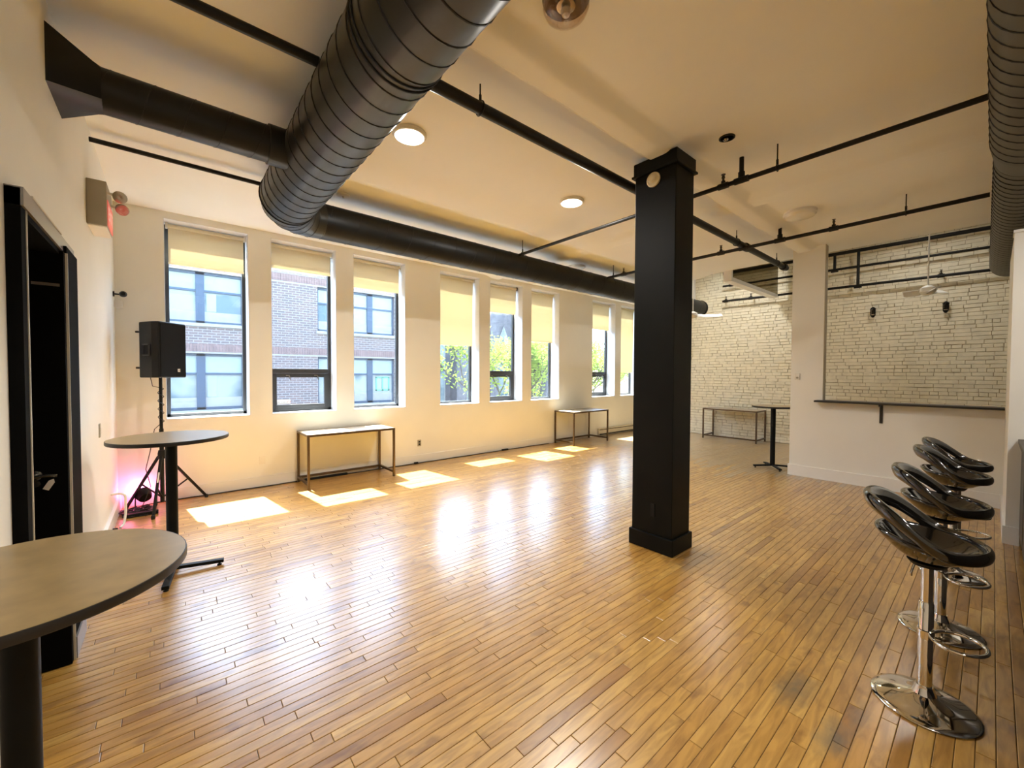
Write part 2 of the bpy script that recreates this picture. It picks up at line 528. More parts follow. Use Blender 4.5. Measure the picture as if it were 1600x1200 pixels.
def plank_geo(a, b, y0, y1, v, f, dz):
    g, c = 0.0011, 0.0020
    n = len(v)
    z1 = dz
    for (i, z) in ((g, z1-0.004), (g, z1-0.0013), (g+c, z1)):
        v += [(a+i, y0+i, z), (b-i, y0+i, z), (b-i, y1-i, z), (a+i, y1-i, z)]
    for l in (0, 4):
        for k in range(4):
            j = (k+1) % 4
            f.append((n+l+k, n+l+j, n+l+4+j, n+l+4+k))
    f.append((n+8, n+9, n+10, n+11))
    return 9

def attrs(me, vals):
    for nm, arr in vals.items():
        a = me.attributes.new(nm, 'FLOAT', 'FACE')
        a.data.foreach_set('value', arr)

def in_frame_area(b):
    x0, x1, y0, y1 = b[:4]
    ps = []
    # clip to the visible span by sampling
    tot = 0
    N = 8
    for i in range(N):
        q = [project((x0+(x1-x0)*(i+dx)/N, yy, 0)) for dx, yy in ((0, y0), (1, y0), (1, y1), (0, y1))]
        if any(k is None for k in q):
            continue
        cx = sum(k[0] for k in q)/4; cy = sum(k[1] for k in q)/4
        if not (0 <= cx <= 1600 and 0 <= cy <= 1200):
            continue
        tot += abs(sum(q[k][0]*q[(k+1) % 4][1]-q[(k+1) % 4][0]*q[k][1] for k in range(4)))/2
    return tot
area = [in_frame_area(b) for b in boards]
order = sorted(range(len(boards)), key=lambda i: -area[i])
near = set(order[:300])
fv, ff, ft, fw = [], [], [], []
for i, (a, b, y0, y1, tone, wear) in enumerate(boards):
    dz = rng.uniform(-0.0005, 0.0003)
    if i in near:
        v, f = [], []
        k = plank_geo(a, b, y0, y1, v, f, dz)
        me = bpy.data.meshes.new('plank'); me.from_pydata(v, [], f); me.materials.append(FLOORW)
        attrs(me, {'tone': [tone]*k, 'wear': [wear]*k})
        o = bpy.data.objects.new('plank', me); COL.objects.link(o); put(o, floor)
    else:
        k = plank_geo(a, b, y0, y1, fv, ff, dz)
        ft += [tone]*k; fw += [wear]*k
me = bpy.data.meshes.new('plank_field'); me.from_pydata(fv, [], ff); me.materials.append(FLOORW)
attrs(me, {'tone': ft, 'wear': fw})
o = bpy.data.objects.new('plank_field', me); COL.objects.link(o); put(o, floor)
o['kind'] = 'stuff'

# ceiling -------------------------------------------------------------
def sm(t):
    t = max(0, min(1, t)); return t*t*(3-2*t)
def beam(v, a0, a1, b0, b1):     # rises 0..1 over a0-a1, falls over b0-b1
    if v < a0 or v > b1: return 0.0
    if v < a1: return sm((v-a0)/(a1-a0))
    if v > b0: return 1-sm((v-b0)/(b1-b0))
    return 1.0
YB = [(1.73, 1.90, 2.02, 2.11), (3.48, 4.00, 4.10, 4.36)]
XB = [(4.88, 5.06, 5.20, 5.34)]
def grid(lo, hi, beams):
    s = {lo, hi}
    for a, b, c, d in beams:
        for i in range(9):
            s.add(a+(b-a)*i/8); s.add(c+(d-c)*i/8)
    k = lo
    while k < hi:
        s.add(k); k += 0.5
    return sorted(x for x in s if lo <= x <= hi)
cx0, CXE = -1.3, 8.2
xs, ys = grid(cx0, CXE, XB), grid(-3.3, WY+WT, YB)
cv = [(x, y, H - 0.062*max(max(beam(y, *q) for q in YB), 0.7*max(beam(x, *q) for q in XB))) for y in ys for x in xs]
nx = len(xs)
cf = [(j*nx+i, (j+1)*nx+i, (j+1)*nx+i+1, j*nx+i+1) for j in range(len(ys)-1) for i in range(nx-1)]
me = bpy.data.meshes.new('ceiling'); me.from_pydata(cv, [], cf); me.materials.append(CEIL)
me.polygons.foreach_set('use_smooth', [True]*len(me.polygons))
ceil = bpy.data.objects.new('ceiling', me); COL.objects.link(ceil)
tag(ceil, 'cream plaster ceiling with shallow beams', 'ceiling', kind='structure')
WELL_Y = 5.3
MB().box(CXE, BX+0.3, WELL_Y, WY+WT, H, H+0.1).build('ceiling_strip', CEIL, ceil)
hi = MB()
hi.box(CXE-0.1, BX+0.3, -3.3, WELL_Y+0.1, 4.42, 4.5)
hi.box(CXE-0.1, CXE, -3.3, WELL_Y+0.1, H+0.0005, 4.42)
hi.box(CXE, BX+0.3, WELL_Y, WELL_Y+0.1, H+0.1, 4.42)
hi.build('raised_ceiling', CEIL, ceil)

# window wall ----------------------------------------------------------
m = MB()
YO = WY+WT
m.box(LX-0.8, BX+0.3, WY, YO, 0, WZ0)
m.box(LX-0.8, BX+0.3, WY, YO, WZ1, H+0.02)
px = LX-0.8
for a, b in WINS:
    m.box(px, a, WY, YO, WZ0, WZ1); px = b
m.box(px, BX+0.3, WY, YO, WZ0, WZ1)
wb = m.build('wall_back', WALL)
tag(wb, 'cream plaster wall pierced by a row of tall windows', 'wall', kind='structure')
# white lining of the window reveals
m = MB()
for a, b in WINS:
    t = 0.006
    m.box(a, a+t, WY+0.002, YO-0.05, WZ0, WZ1); m.box(b-t, b, WY+0.002, YO-0.05, WZ0, WZ1)
    m.box(a, b, WY+0.002, YO-0.05, WZ1-t, WZ1); m.box(a, b, WY-0.004, YO-0.05, WZ0, WZ0+0.014)
m.build('reveal_lining', REVEAL, wb)
bbw = MB().box(LX, 10.9, WY-0.016, WY, 0, 0.15).build('baseboard_back', WALL)
tag(bbw, 'cream baseboard along the window wall', 'baseboard', kind='structure')

# left wall --------------------------------------------------------------
DY0, DY1 = 2.56, 3.27                       # door opening
m = MB()
m.box(LX-0.25, LX, DY1, WY+WT, 0, H+0.02)
m.box(LX-0.25, LX, 2.28, DY0, 0, H+0.02)
m.box(LX-0.25, LX, DY0, DY1, 2.26, H+0.02)
m.box(-1.3, LX-0.2, 2.28, 2.36, 0, H+0.02)
m.box(-1.3, -1.2, -3.3, 2.3, 0, H+0.02)
wl = m.build('wall_left', WALL)
tag(wl, 'cream wall with the black door and the exit sign', 'wall', kind='structure')
m = MB()
m.box(LX, LX+0.028, 3.62, WY-0.016, 0, 0.15)
m.box(LX, LX+0.045, 2.28, 2.50, 0, 0.16)
tag(m.build('baseboard_left', TRIM), 'white baseboard along the left wall', 'baseboard', kind='structure')

# door ---------------------------------------------------------------------
door = thing('door_1', 'black door with lever handle and key tag in a deep black frame', 'door', (LX, 2.9, 0), kind='structure')
m = MB(); m.box(LX, LX+0.042, 2.49, DY0, 0, 2.33); m.build('near_casing', DOORP, door)
m = MB(); m.box(LX, LX+0.062, DY1, 3.60, 0, 2.29); m.build('far_casing', DOORP, door)
m = MB(); m.box(LX, LX+0.050, 2.49, 3.60, 2.262, 2.335); m.build('head_casing', SHEENGREY, door)
m = MB(); m.box(LX-0.26, LX+0.04, DY0, DY1, 2.235, 2.2615); m.box(LX-0.26, LX, DY0-0.001, DY0+0.012, 0, 2.24); m.build('reveal_lining', DOORP, door)
m = MB(); m.box(LX+0.002, LX+0.046, DY0-0.004, DY0+0.004, 0, 2.26); m.build('edge_strip', PALE, door)
m = MB(); m.box(LX+0.056, LX+0.066, DY1-0.004, DY1+0.003, 0, 2.25); m.build('edge_strip', PALE, door)
m = MB(); m.box(LX+0.02, LX+0.054, 2.62, 3.22, 2.335, 2.342); m.build('sheen_strip', PALE, door)  # reflection along the header edge, built as a pale strip
m = MB(); m.box(LX+0.062, LX+0.070, DY1+0.01, 3.60, 0, 0.12); m.build('plinth', SHEENGREY, door)
leaf = MB().box(-1.20, LX+0.056, DY1-0.045, DY1-0.002, 0.004, 2.25).build('door_leaf', DOORP, door)
MB().box(LX-0.06, LX+0.04, DY1-0.049, DY1-0.045, 2.06, 2.075).build('door_stop', SHEENGREY, leaf)
m = MB(); m.lathe([(0.026, 0), (0.026, 0.012), (0.010, 0.014), (0.010, 0.05)], 16, (0, 0, 0), 'Y')
m.v = [(x-0.545, DY1-0.045-y, z+1.06) for x, y, z in m.v]
m.tube([(-0.545, DY1-0.092, 1.06), (-0.50, DY1-0.094, 1.062), (-0.462, DY1-0.094, 1.058)], 0.0085, 8)
hd = m.build('lever_handle', STEEL, leaf, smooth=True)
m = MB(); m.lathe([(0.018, 0), (0.018, 0.006)], 14, (0, 0, 0), 'Y')
m.v = [(x-0.545, DY1-0.045-y, z+1.015) for x, y, z in m.v]
m.build('lock_cylinder', STEEL, leaf, smooth=True)
m = MB(); m.prism([(-0.012, -0.03), (0.012, -0.03), (0.012, 0.015), (0, 0.03), (-0.012, 0.015)], 0, 0.003, 'Y')
m.v = [(x*math.cos(0.5)+z*math.sin(0.5)-0.487, DY1-0.105-y, z*math.cos(0.5)-x*math.sin(0.5)+1.018) for x, y, z in m.v]
m.build('key_tag', WHITE, leaf)
MB().box(-1.3, LX-0.2, DY1, DY1+0.05, 0, 2.4).build('lobby_wall', DOORP, door)
MB().box(-1.3, LX-0.2, DY0-0.05, DY0, 0, 2.4).build('lobby_wall', DOORP, door)
MB().box(-1.3, LX-0.2, DY0-0.05, DY1+0.05, 2.3, 2.4).build('lobby_ceiling', DOORP, door)
MB().box(-1.32, -1.24, DY0-0.05, DY1+0.05, 0, 2.4).build('lobby_back', DOORP, door)

# partition with the high opening -----------------------------------------------
PT = 0.13
m = MB()
m.box(PX, PX+PT, 1.68, 2.10, 0, H+0.0)
m.box(PX, PX+PT, -3.3, 1.68, 0, 1.195)
m.box(PX, PX+PT, -3.3, -1.1, 1.195, H)
wp = m.build('wall_partition', WALL)
tag(wp, 'cream partition wall with a large high opening', 'wall', kind='structure')
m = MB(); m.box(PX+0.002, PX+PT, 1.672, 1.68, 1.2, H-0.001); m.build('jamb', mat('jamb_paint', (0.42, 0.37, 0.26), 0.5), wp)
m = MB(); m.box(PX-0.018, PX, -0.10, 2.10, 0, 0.17); m.box(PX-0.018, PX+PT, 2.10, 2.116, 0, 0.17)
tag(m.build('baseboard_partition', TRIM), 'cream baseboard under the opening', 'baseboard', kind='structure')

# wall end beside the bar
m = MB(); m.box(6.10, PX, -0.34, -0.105, 0, 2.95); m.box(6.10, 6.3, -3.3, -0.34, 0, 2.95)
wr = m.build('wall_bar', WALL)
tag(wr, 'cream wall end beside the dark bar', 'wall', kind='structure')
MB().box(6.09, 6.32, -0.40, -0.099, 2.95, 2.975).build('cap_rail', TRIM, wr)
m = MB(); m.box(6.082, 6.10, -0.19, -0.087, 0, 0.17); m.box(6.10, PX-0.02, -0.105, -0.087, 0, 0.17)
tag(m.build('baseboard_bar', TRIM), 'cream baseboard on the wall end by the bar', 'baseboard', kind='structure')
m = MB(); m.box(-1.3, BX+0.3, -3.4, -3.3, 0, 4.5)
tag(m.build('wall_right', WALL), 'cream wall behind the bar', 'wall', kind='structure')

# painted brick wall ----------------------------------------------------------
wf = MB().box(BX, BX+0.3, -3.3, YO, 0, 4.5).build('wall_far', MORTAR)
tag(wf, 'white painted rough brick wall at the far end', 'wall', kind='structure')
bricks = []
rb = random.Random(5)
CH = 0.0725
r_ = 0
z = 0.0
while z < 4.40:
    hdr = (r_ % 6 == 5)
    ln = 0.11 if hdr else 0.215
    yy = -1.6 - rb.random()*ln
    while yy < WY:
        l = ln*rb.uniform(0.8, 1.25)
        a, b = max(yy, -1.6), min(yy+l, WY)
        if b-a > 0.04:
            bricks.append((a, b, z, min(z+CH, 4.41)))
        yy += l
    z += CH; r_ += 1
def brick_geo(a, b, z0, z1, v, f):
    g = rb.uniform(0.0015, 0.0055); d = rb.uniform(0.003, 0.019); c = 0.006
    j = lambda: rb.uniform(-0.0035, 0.0035)
    n = len(v)
    v += [(BX+0.01, a+g, z0+g), (BX+0.01, b-g, z0+g), (BX+0.01, b-g, z1-g), (BX+0.01, a+g, z1-g)]
    v += [(BX-d*0.6, a+g+j(), z0+g+j()), (BX-d*0.6, b-g+j(), z0+g+j()), (BX-d*0.6, b-g+j(), z1-g+j()), (BX-d*0.6, a+g+j(), z1-g+j())]
    v += [(BX-d, a+g+c, z0+g+c), (BX-d+j(), b-g-c, z0+g+c), (BX-d, b-g-c, z1-g-c), (BX-d+j(), a+g+c, z1-g-c)]
    for l in (0, 4):
        for k in range(4):
            q = (k+1) % 4
            f.append((n+l+k, n+l+4+k, n+l+4+q, n+l+q))
    f.append((n+11, n+10, n+9, n+8))
def bpx(b):
    p = [project((BX, yy, zz)) for yy, zz in ((b[0], b[2]), (b[1], b[2]), (b[1], b[3]), (b[0], b[3]))]
    cx = sum(q[0] for q in p)/4; cy = sum(q[1] for q in p)/4
    vis = (1087 < cx < 1236 and 430 < cy < 690) or (1292 < cx < 1578 and 350 < cy < 628)
    if not vis: return 0
    return abs(sum(p[k][0]*p[(k+1) % 4][1]-p[(k+1) % 4][0]*p[k][1] for k in range(4)))/2
ba = [bpx(b) for b in bricks]
bo = set(sorted(range(len(bricks)), key=lambda i: -ba[i])[:300])
fv, ff = [], []
for i, b in enumerate(bricks):
    if i in bo:
        v, f = [], []
        brick_geo(*b, v, f)
        me = bpy.data.meshes.new('brick'); me.from_pydata(v, [], f); me.materials.append(BRICKP)
        o = bpy.data.objects.new('brick', me); COL.objects.link(o); put(o, wf)
    else:
        brick_geo(*b, fv, ff)
me = bpy.data.meshes.new('brick_field'); me.from_pydata(fv, [], ff); me.materials.append(BRICKP)
o = bpy.data.objects.new('brick_field', me); COL.objects.link(o); put(o, wf); o['kind'] = 'stuff'

# windows -----------------------------------------------------------------------
GY = WY+0.275
AWN = {1, 4, 6}
for i, (a, b) in enumerate(WINS):
    wn = thing('window_%d' % (i+1), None, 'window', ((a+b)/2, GY, WZ0), kind='structure')
    desc = ['first tall window, behind the loudspeaker', 'second tall window with a lower awning sash and a sticker', 'third tall window above the end of the console table',
            'fourth tall window with the long blind', 'fifth tall window with an awning sash and green tree', 'sixth tall window with a half drawn blind',
            'seventh tall window with awning sash near the heater', 'eighth tall window half hidden by the column'][i]
    wn['label'] = desc
    z0, z1 = WZ0+0.014, WZ1-0.006
    a2, b2 = a+0.006, b-0.006
    fw_ = 0.042
    m = MB()
    m.box(a2, a2+fw_, GY, GY+0.06, z0, z1); m.box(b2-fw_, b2, GY, GY+0.06, z0, z1)
    m.box(a2, b2, GY, GY+0.06, z1-fw_, z1); m.box(a2, b2, GY, GY+0.06, z0, z0+fw_)
    m.build('frame', WINF, wn, bevel=0.004)
    if i in AWN:
        zt = 1.64
        MB().box(a2+fw_, b2-fw_, GY-0.015, GY+0.06, zt-0.035, zt+0.035).build('transom', WINF, wn, bevel=0.004)
        m = MB(); s = 0.06; zA, zB = z0+fw_, zt-0.036
        m.box(a2+fw_, a2+fw_+s, GY-0.012, GY+0.05, zA, zB); m.box(b2-fw_-s, b2-fw_, GY-0.012, GY+0.05, zA, zB)
        m.box(a2+fw_+s, b2-fw_-s, GY-0.012, GY+0.05, zB-s, zB); m.box(a2+fw_+s, b2-fw_-s, GY-0.012, GY+0.05, zA, zA+s)
        sash = m.build('awning_sash', WINF, wn, bevel=0.004)
        for hx in (a2+0.24, b2-0.24):
            m = MB(); m.bar((hx-0.02, GY-0.02, zB-0.03), (hx+0.03, GY-0.02, zB-0.03), 0.012, 0.012); m.bar((hx+0.025, GY-0.02, zB-0.03), (hx+0.045, GY-0.02, zB-0.10), 0.012, 0.010)
            m.build('latch', STEEL, sash)
        MB().box(a2+fw_+s-0.004, b2-fw_-s+0.004, GY+0.02, GY+0.026, zA+s-0.004, zB-s+0.004).build('pane', GLASS, wn)
        MB().box(a2+fw_-0.004, b2-fw_+0.004, GY+0.02, GY+0.026, zt+0.034, z1-fw_+0.004).build('pane', GLASS, wn)
    else:
        MB().box(a2+fw_-0.004, b2-fw_+0.004, GY+0.02, GY+0.026, z0+fw_-0.004, z1-fw_+0.004).build('pane', GLASS, wn)

# sticker on the second window
st = thing('no_smoking_sticker', 'small white no smoking sticker low on the second window', 'sticker', (1.30, GY+0.018, 1.15))
MB().box(1.225, 1.405, GY+0.0165, GY+0.0185, 1.138, 1.205).build('paper', PAPER, st)
FACEM = lambda x, y, z: Matrix(((1, 0, 0, x), (0, 0, -1, y), (0, 1, 0, z), (0, 0, 0, 1)))
text('lettering', 'No Smoking', 0.027, INK, st, FACEM(1.298, GY+0.0155, 1.168))
m = MB()
m.tube([(1.385+0.016*math.cos(t*math.pi/8), GY+0.0155, 1.170+0.016*math.sin(t*math.pi/8)) for t in range(16)], 0.0025, 6, closed=True)
m.bar((1.374, GY+0.0155, 1.181), (1.396, GY+0.0155, 1.159), 0.003, 0.003)
m.build('prohibition_mark', REDINK, st)

# roller blinds --------------------------------------------------------------------
BZ = [3.02, 3.17, 3.05, 2.19, 2.937, 2.38, 2.825, 1.685]
BLAB = ['short cream roller blind on the first window behind the loudspeaker', 'shortest cream roller blind, on the window with the sticker',
        'short cream roller blind on the third window, above the console table', 'long cream roller blind on the window left of the tree view',
        'short cream roller blind on the middle window of the second group', 'half drawn cream roller blind left of the wide wall pier',
        'short cream roller blind on the window beside the column', 'longest cream roller blind, cut off by the black column']
for i, (a, b) in enumerate(WINS):
    yb = WY+0.185
    bl = thing('roller_blind', BLAB[i], 'blind', ((a+b)/2, yb, WZ1), 'cream roller blinds')
    x0, x1 = a+(0.03 if i == 0 else 0.022), b-0.022
    m = MB(); m.tube([(x0, yb, WZ1-0.04), (x1, yb, WZ1-0.04)], 0.026, 14); m.build('roller', FABRIC, bl, smooth=True)
    m = MB()
    n = 10
    for k in range(n):
        za, zb = WZ1-0.05-(WZ1-0.05-BZ[i])*k/n, WZ1-0.05-(WZ1-0.05-BZ[i])*(k+1)/n
        f1, f2 = 0.004*math.sin(k*0.9+i), 0.004*math.sin((k+1)*0.9+i)
        m.quad((x0+0.015, yb+f1, za), (x1-0.015, yb+f1, za), (x1-0.015, yb+f2, zb), (x0+0.015, yb+f2, zb))
    o = m.build('fabric', FABRIC, bl)
    so_ = o.modifiers.new('s', 'SOLIDIFY'); so_.thickness = 0.0008
    MB().box(x0+0.012, x1-0.012, yb-0.008, yb+0.008, BZ[i]-0.024, BZ[i]).build('hem_bar', FABRIC, bl, bevel=0.004)
    for xx in (x0, x1):
        MB().box(xx-0.012, xx+0.012, yb-0.03, yb+0.03, WZ1-0.075, WZ1-0.007).build('bracket', WHITE if i != 4 else WINF, bl)

# ================================================================== COLUMN
col = thing('column', 'square black painted column standing on the wooden floor', 'column', (3.51, 1.99, 0))
cx0_, cx1_, cy0_, cy1_ = 3.350, 3.672, 1.792, 2.192
MB().box(cx0_, cx1_, cy0_, cy1_, 0.14, 3.52).build('shaft', BLACKP, col, bevel=0.006)
MB().box(cx0_-0.02, cx1_+0.02, cy0_-0.02, cy1_+0.02, 0.0005, 0.148).build('base_board', BLACKP, col, bevel=0.006)
m = MB()
m.box(cx0_-0.012, cx1_+0.012, cy0_-0.012, cy1_+0.012, 3.44, 3.556)
m.box(cx0_-0.026, cx1_+0.026, cy0_-0.026, cy1_+0.026, 3.425, 3.445)
m.build('capital', BLACKP, col, bevel=0.004)
m = MB(); m.box(cx0_-0.006, cx0_, 1.955, 1.995, 0.31, 0.43); m.build('outlet_plate', RUBBER, col)
sd = thing('smoke_alarm', 'round cream smoke alarm high on the black column', 'alarm', (cx0_, 2.00, 3.35))
m = MB(); m.lathe([(0.062, 0), (0.066, 0.008), (0.064, 0.02), (0.052, 0.026), (0.050, 0.022), (0.044, 0.022), (0.0, 0.022)], 32, (0, 0, 0), 'X')
m.v = [(cx0_-x, 2.0+y, 3.352+z) for x, y, z in m.v]; m.build('base', CREAMP, sd, smooth=True)
m = MB(); m.lathe([(0.034, 0.020), (0.034, 0.040), (0.028, 0.046), (0, 0.046)], 24, (0, 0, 0), 'X')
m.v = [(cx0_-x, 2.008+y, 3.356+z) for x, y, z in m.v]; m.build('sounder', CREAMP, sd, smooth=True)

# ================================================================== DUCTS
def helix(axis_pts, rad, pitch, tr=0.006, n=28, ph=0.0):
    """thin raised seam wound round a straight duct from a to b"""
    a, b = Vector(axis_pts[0]), Vector(axis_pts[1])
    d = (b-a); Ln = d.length; d.normalize()
    up = Vector((0, 0, 1)); r = d.cross(up).normalized(); u = r.cross(d)
    k = int(Ln/pitch*n)
    pts = []
    for i in range(k+1):
        s = i*pitch/n; t = 2*math.pi*i/n+ph
        pts.append(a + d*s + (r*math.cos(t)+u*math.sin(t))*rad)
    return pts
DZ = 3.29
dX, dYc = 0.90, 4.84
Rb, Rx, Rs = 0.243, 0.190, 0.126
duct = thing('spiral_duct', 'large black spiral duct turning under the ceiling towards the windows', 'duct', (dX, 3.48, DZ))
m = MB(); m.tube([(dX, -2.6, DZ), (dX, 4.42, DZ)], Rb, 48); m.build('main_run', DUCT, duct, smooth=True)
s = MB(); s.tube(helix([(dX, -0.4, DZ), (dX, 4.40, DZ)], Rb, 0.155), 0.0055, 5); s.build('spiral_seam', SEAM, duct, smooth=True)
for yy in (1.93, 1.97, 4.43):
    m = MB(); m.tube([(dX+(Rb+0.003)*math.cos(t*math.pi/20), yy, DZ+(Rb+0.003)*math.sin(t*math.pi/20)) for t in range(40)], 0.006, 6, closed=True)
    m.build('joint_band', SEAM, duct, smooth=True)
# elbow: five gores
m = MB()
K = 5
pts = []; rad = []
for i in range(K+1):
    t = math.pi/2*i/K
    pts.append((dX+0.40*(1-math.cos(t)), 4.42+(dYc-4.42)*math.sin(t), DZ)); rad.append(Rb+(Rx-Rb)*(i/K)**1.0)
m.tube(pts, rad, 48); m.build('elbow', DUCT, duct, smooth=True)
for i in range(1, K+1):
    t = math.pi/2*i/K
    c = Vector(pts[i]); dd = Vector((math.sin(t), math.cos(t), 0)); rr = dd.cross(Vector((0, 0, 1)))
    s = MB(); s.tube([c+(rr*math.cos(q*math.pi/18)+Vector((0, 0, 1))*math.sin(q*math.pi/18))*(rad[i]+0.001) for q in range(36)], 0.003, 5, closed=True)
    s.build('gore_seam', SEAM, duct, smooth=True)
XE = 10.3
m = MB(); m.tube([(dX+0.40, dYc, DZ), (XE, dYc, DZ)], Rx, 40); m.build('window_run', DUCTSHADE, duct, smooth=True)
s = MB(); s.tube(helix([(dX+0.45, dYc, DZ), (XE-0.02, dYc, DZ)], Rx, 0.32, n=24), 0.0045, 5); s.build('spiral_seam', SEAM, duct, smooth=True)
m = MB(); m.lathe([(Rx+0.004, 0), (Rx+0.012, 0.01), (Rx+0.012, 0.06), (Rx-0.03, 0.07), (0, 0.07)], 40, (XE-0.02, dYc, DZ), 'X'); m.build('end_cap', DUCTSHADE, duct, smooth=True)
# branch to the left wall
BYb = 3.48
m = MB(); m.tube([(-0.30, BYb, DZ), (dX-0.18, BYb, DZ)], Rs, 36); m.build('branch_run', DUCTSHADE, duct, smooth=True)
s = MB(); s.tube(helix([(-0.28, BYb, DZ), (dX-0.22, BYb, DZ)], Rs, 0.2, n=24), 0.003, 5); s.build('spiral_seam', SEAM, duct, smooth=True)
m = MB(); m.tube([(dX-0.33, BYb, DZ), (dX-0.20, BYb, DZ)], Rs+0.012, 36); m.build('branch_collar', DUCTSHADE, duct, smooth=True)
# square-to-round boot on the wall
m = MB()
n = 32
sq = []
for k in range(n):
    t = 2*math.pi*k/n
    c, s_ = math.cos(t), math.sin(t); q = 1/max(abs(c), abs(s_))
    sq.append((LX, BYb+c*q*0.215, DZ+s_*q*(0.14 if s_ < 0 else 0.17)))
rd = [(-0.285, BYb+Rs*math.cos(2*math.pi*k/n), DZ+Rs*math.sin(2*math.pi*k/n)) for k in range(n)]
m.v = sq+rd
for k in range(n):
    m.f.append((k, (k+1) % n, n+(k+1) % n, n+k))
m.build('wall_boot', DUCTSHADE, duct, smooth=True)

# duct by the bar
d2 = thing('spiral_duct', 'brown black spiral duct at the right edge, above the bar', 'duct', (5, -0.15, 3.28))
e1, e2 = (0.6, -0.165, 3.30), (4.65, -0.165, 3.30)
m = MB(); m.tube([e1, e2], 0.215, 40); m.build('wide_run', DUCTR, d2, smooth=True)
s = MB(); s.tube(helix([e1, e2], 0.215, 0.13), 0.005, 5); s.build('spiral_seam', SEAM, d2, smooth=True)
m = MB(); m.tube([e2, (4.95, -0.155, 3.29)], [0.215, 0.185], 40); m.build('reducer', DUCTR, d2, smooth=True)
f1, f2 = (4.95, -0.155, 3.29), (9.4, -0.120, 3.25)
m = MB(); m.tube([f1, f2], [0.185, 0.19], 40); m.build('narrow_run', DUCTR, d2, smooth=True)
s = MB(); s.tube(helix([f1, f2], 0.187, 0.12), 0.004, 5); s.build('spiral_seam', SEAM, d2, smooth=True)
m = MB(); m.tube([(5.05, -0.3, 3.29), (5.05, -1.5, 3.29)], 0.15, 32); m.build('side_branch', DUCTR, d2, smooth=True)

# ================================================================== SPRINKLER PIPES
def pipe(label, a, b, r, heads=(), hangers=(), drops=(), tees=()):
    a, b = Vector(a), Vector(b); d = b-a
    p = thing('sprinkler_pipe', label, 'pipe', tuple((a+b)/2), 'black sprinkler pipes under the ceiling')
    m = MB(); m.tube([a, b], r, 14); m.build('run', PIPE, p, smooth=True)
    dn = d.normalized()
    for t in tees:
        c = a+d*t
        m = MB(); m.tube([c-dn*0.05, c+dn*0.05], r*1.4, 12); m.build('coupling', PIPE, p, smooth=True)
    for t in heads:
        c = a+d*t
        m = MB(); m.tube([c-dn*0.045, c+dn*0.045], r*1.35, 12); m.tube([c, c+Vector((0, 0, r+0.025))], r*0.9, 10)
        m.build('tee', PIPE, p, smooth=True)
        m = MB(); m.tube([c+Vector((0, 0, r+0.02)), c+Vector((0, 0, r+0.06))], 0.011, 8)
        m.tube([c+Vector((0, 0, r+0.055)), c+Vector((0, 0, r+0.075))], [0.017, 0.012], 10); m.tube([c+Vector((0, 0, r+0.085)), c+Vector((0, 0, r+0.089))], 0.02, 10)
        m.bar(c+Vector((0.012, 0, r+0.05)), c+Vector((0.012, 0, r+0.088)), 0.004, 0.004); m.bar(c+Vector((-0.012, 0, r+0.05)), c+Vector((-0.012, 0, r+0.088)), 0.004, 0.004)
        m.build('sprinkler_head', BRASS, p, smooth=True)
    for t, zt in hangers:
        c = a+d*t
        m = MB(); m.tube([c+Vector((0, 0, r+0.04)), Vector((c.x, c.y, zt))], 0.0055, 8)
        q = Vector((0, 0, 1)); sd_ = dn.cross(q)
        m.tube([c+(sd_*math.cos(k*math.pi/12)+q*math.sin(k*math.pi/12))*(r+0.006) for k in range(24)], 0.005, 6, closed=True)
        m.tube([c+q*(r+0.004), c+q*(r+0.05)], 0.010, 8)
        m.build('hanger', PIPE, p, smooth=True)
    for t, zt in drops:
        c = a+d*t
        m = MB(); m.tube([c, Vector((c.x, c.y, zt))], r*0.95, 12); m.tube([c-dn*0.06, c+dn*0.06], r*1.4, 12); m.tube([c+Vector((0, 0, r)), c+Vector((0, 0, r+0.05))], r*1.35, 12)
        m.build('riser', PIPE, p, smooth=True)
    return p
zM = 3.435; yM = (zM-1.6)/math.tan(R(38.35))
pipe('thick black main pipe passing behind the column along the ceiling', (1.10, yM, zM), (8.1, yM, zM), 0.041,
     hangers=((0.080, H), (0.46, H), (0.70, H), (0.93, H)), tees=(0.75, 0.98))
zL = 3.40; yL = (zL-1.6)/math.tan(R(35.2))
pipe('black pipe left of the large duct at the top of the picture', (LX, yL, zL), (0.68, yL, zL), 0.028)
zS = 3.52; yS = (zS-1.6)/math.tan(R(21.7))
pipe('thin black pipe running from the left wall below the branch duct', (LX, yS, zS), (0.77, yS, zS), 0.020)
zA = 3.395; xA = 4.04
pipe('black cross pipe nearest the camera, right of the column', (xA, 0.055, zA), (xA, 4.63, zA), 0.021, heads=(0.357,), hangers=((0.259, H), (0.984, H)), drops=((0.322, H),))
zB = 3.395; xB = (zB-1.6)/math.tan(R(16.1))
pipe('second black cross pipe with upright sprinkler heads above the partition', (xB, 0.055, zB), (xB, 4.63, zB), 0.023,
     heads=(0.270, 0.560, 0.926), hangers=((0.131, H), (0.974, H)), drops=((0.395, H),), tees=(0.494,))
xc = 10.86
def zc(a): return 1.6+xc*math.tan(R(a))
pipe('thickest black pipe at the top of the brick wall', (xc, -1.0, zc(13.25)), (xc, 4.5, zc(13.45)), 0.036)
pipe('middle black pipe on the brick wall', (xc-0.01, -1.0, zc(11.55)), (xc-0.01, 4.5, zc(11.8)), 0.024, heads=(0.965,))
pipe('lowest black pipe on the brick wall', (xc-0.02, -1.0, zc(9.5)), (xc-0.02, 4.5, zc(9.85)), 0.026, heads=(0.30, 0.88, 0.985))
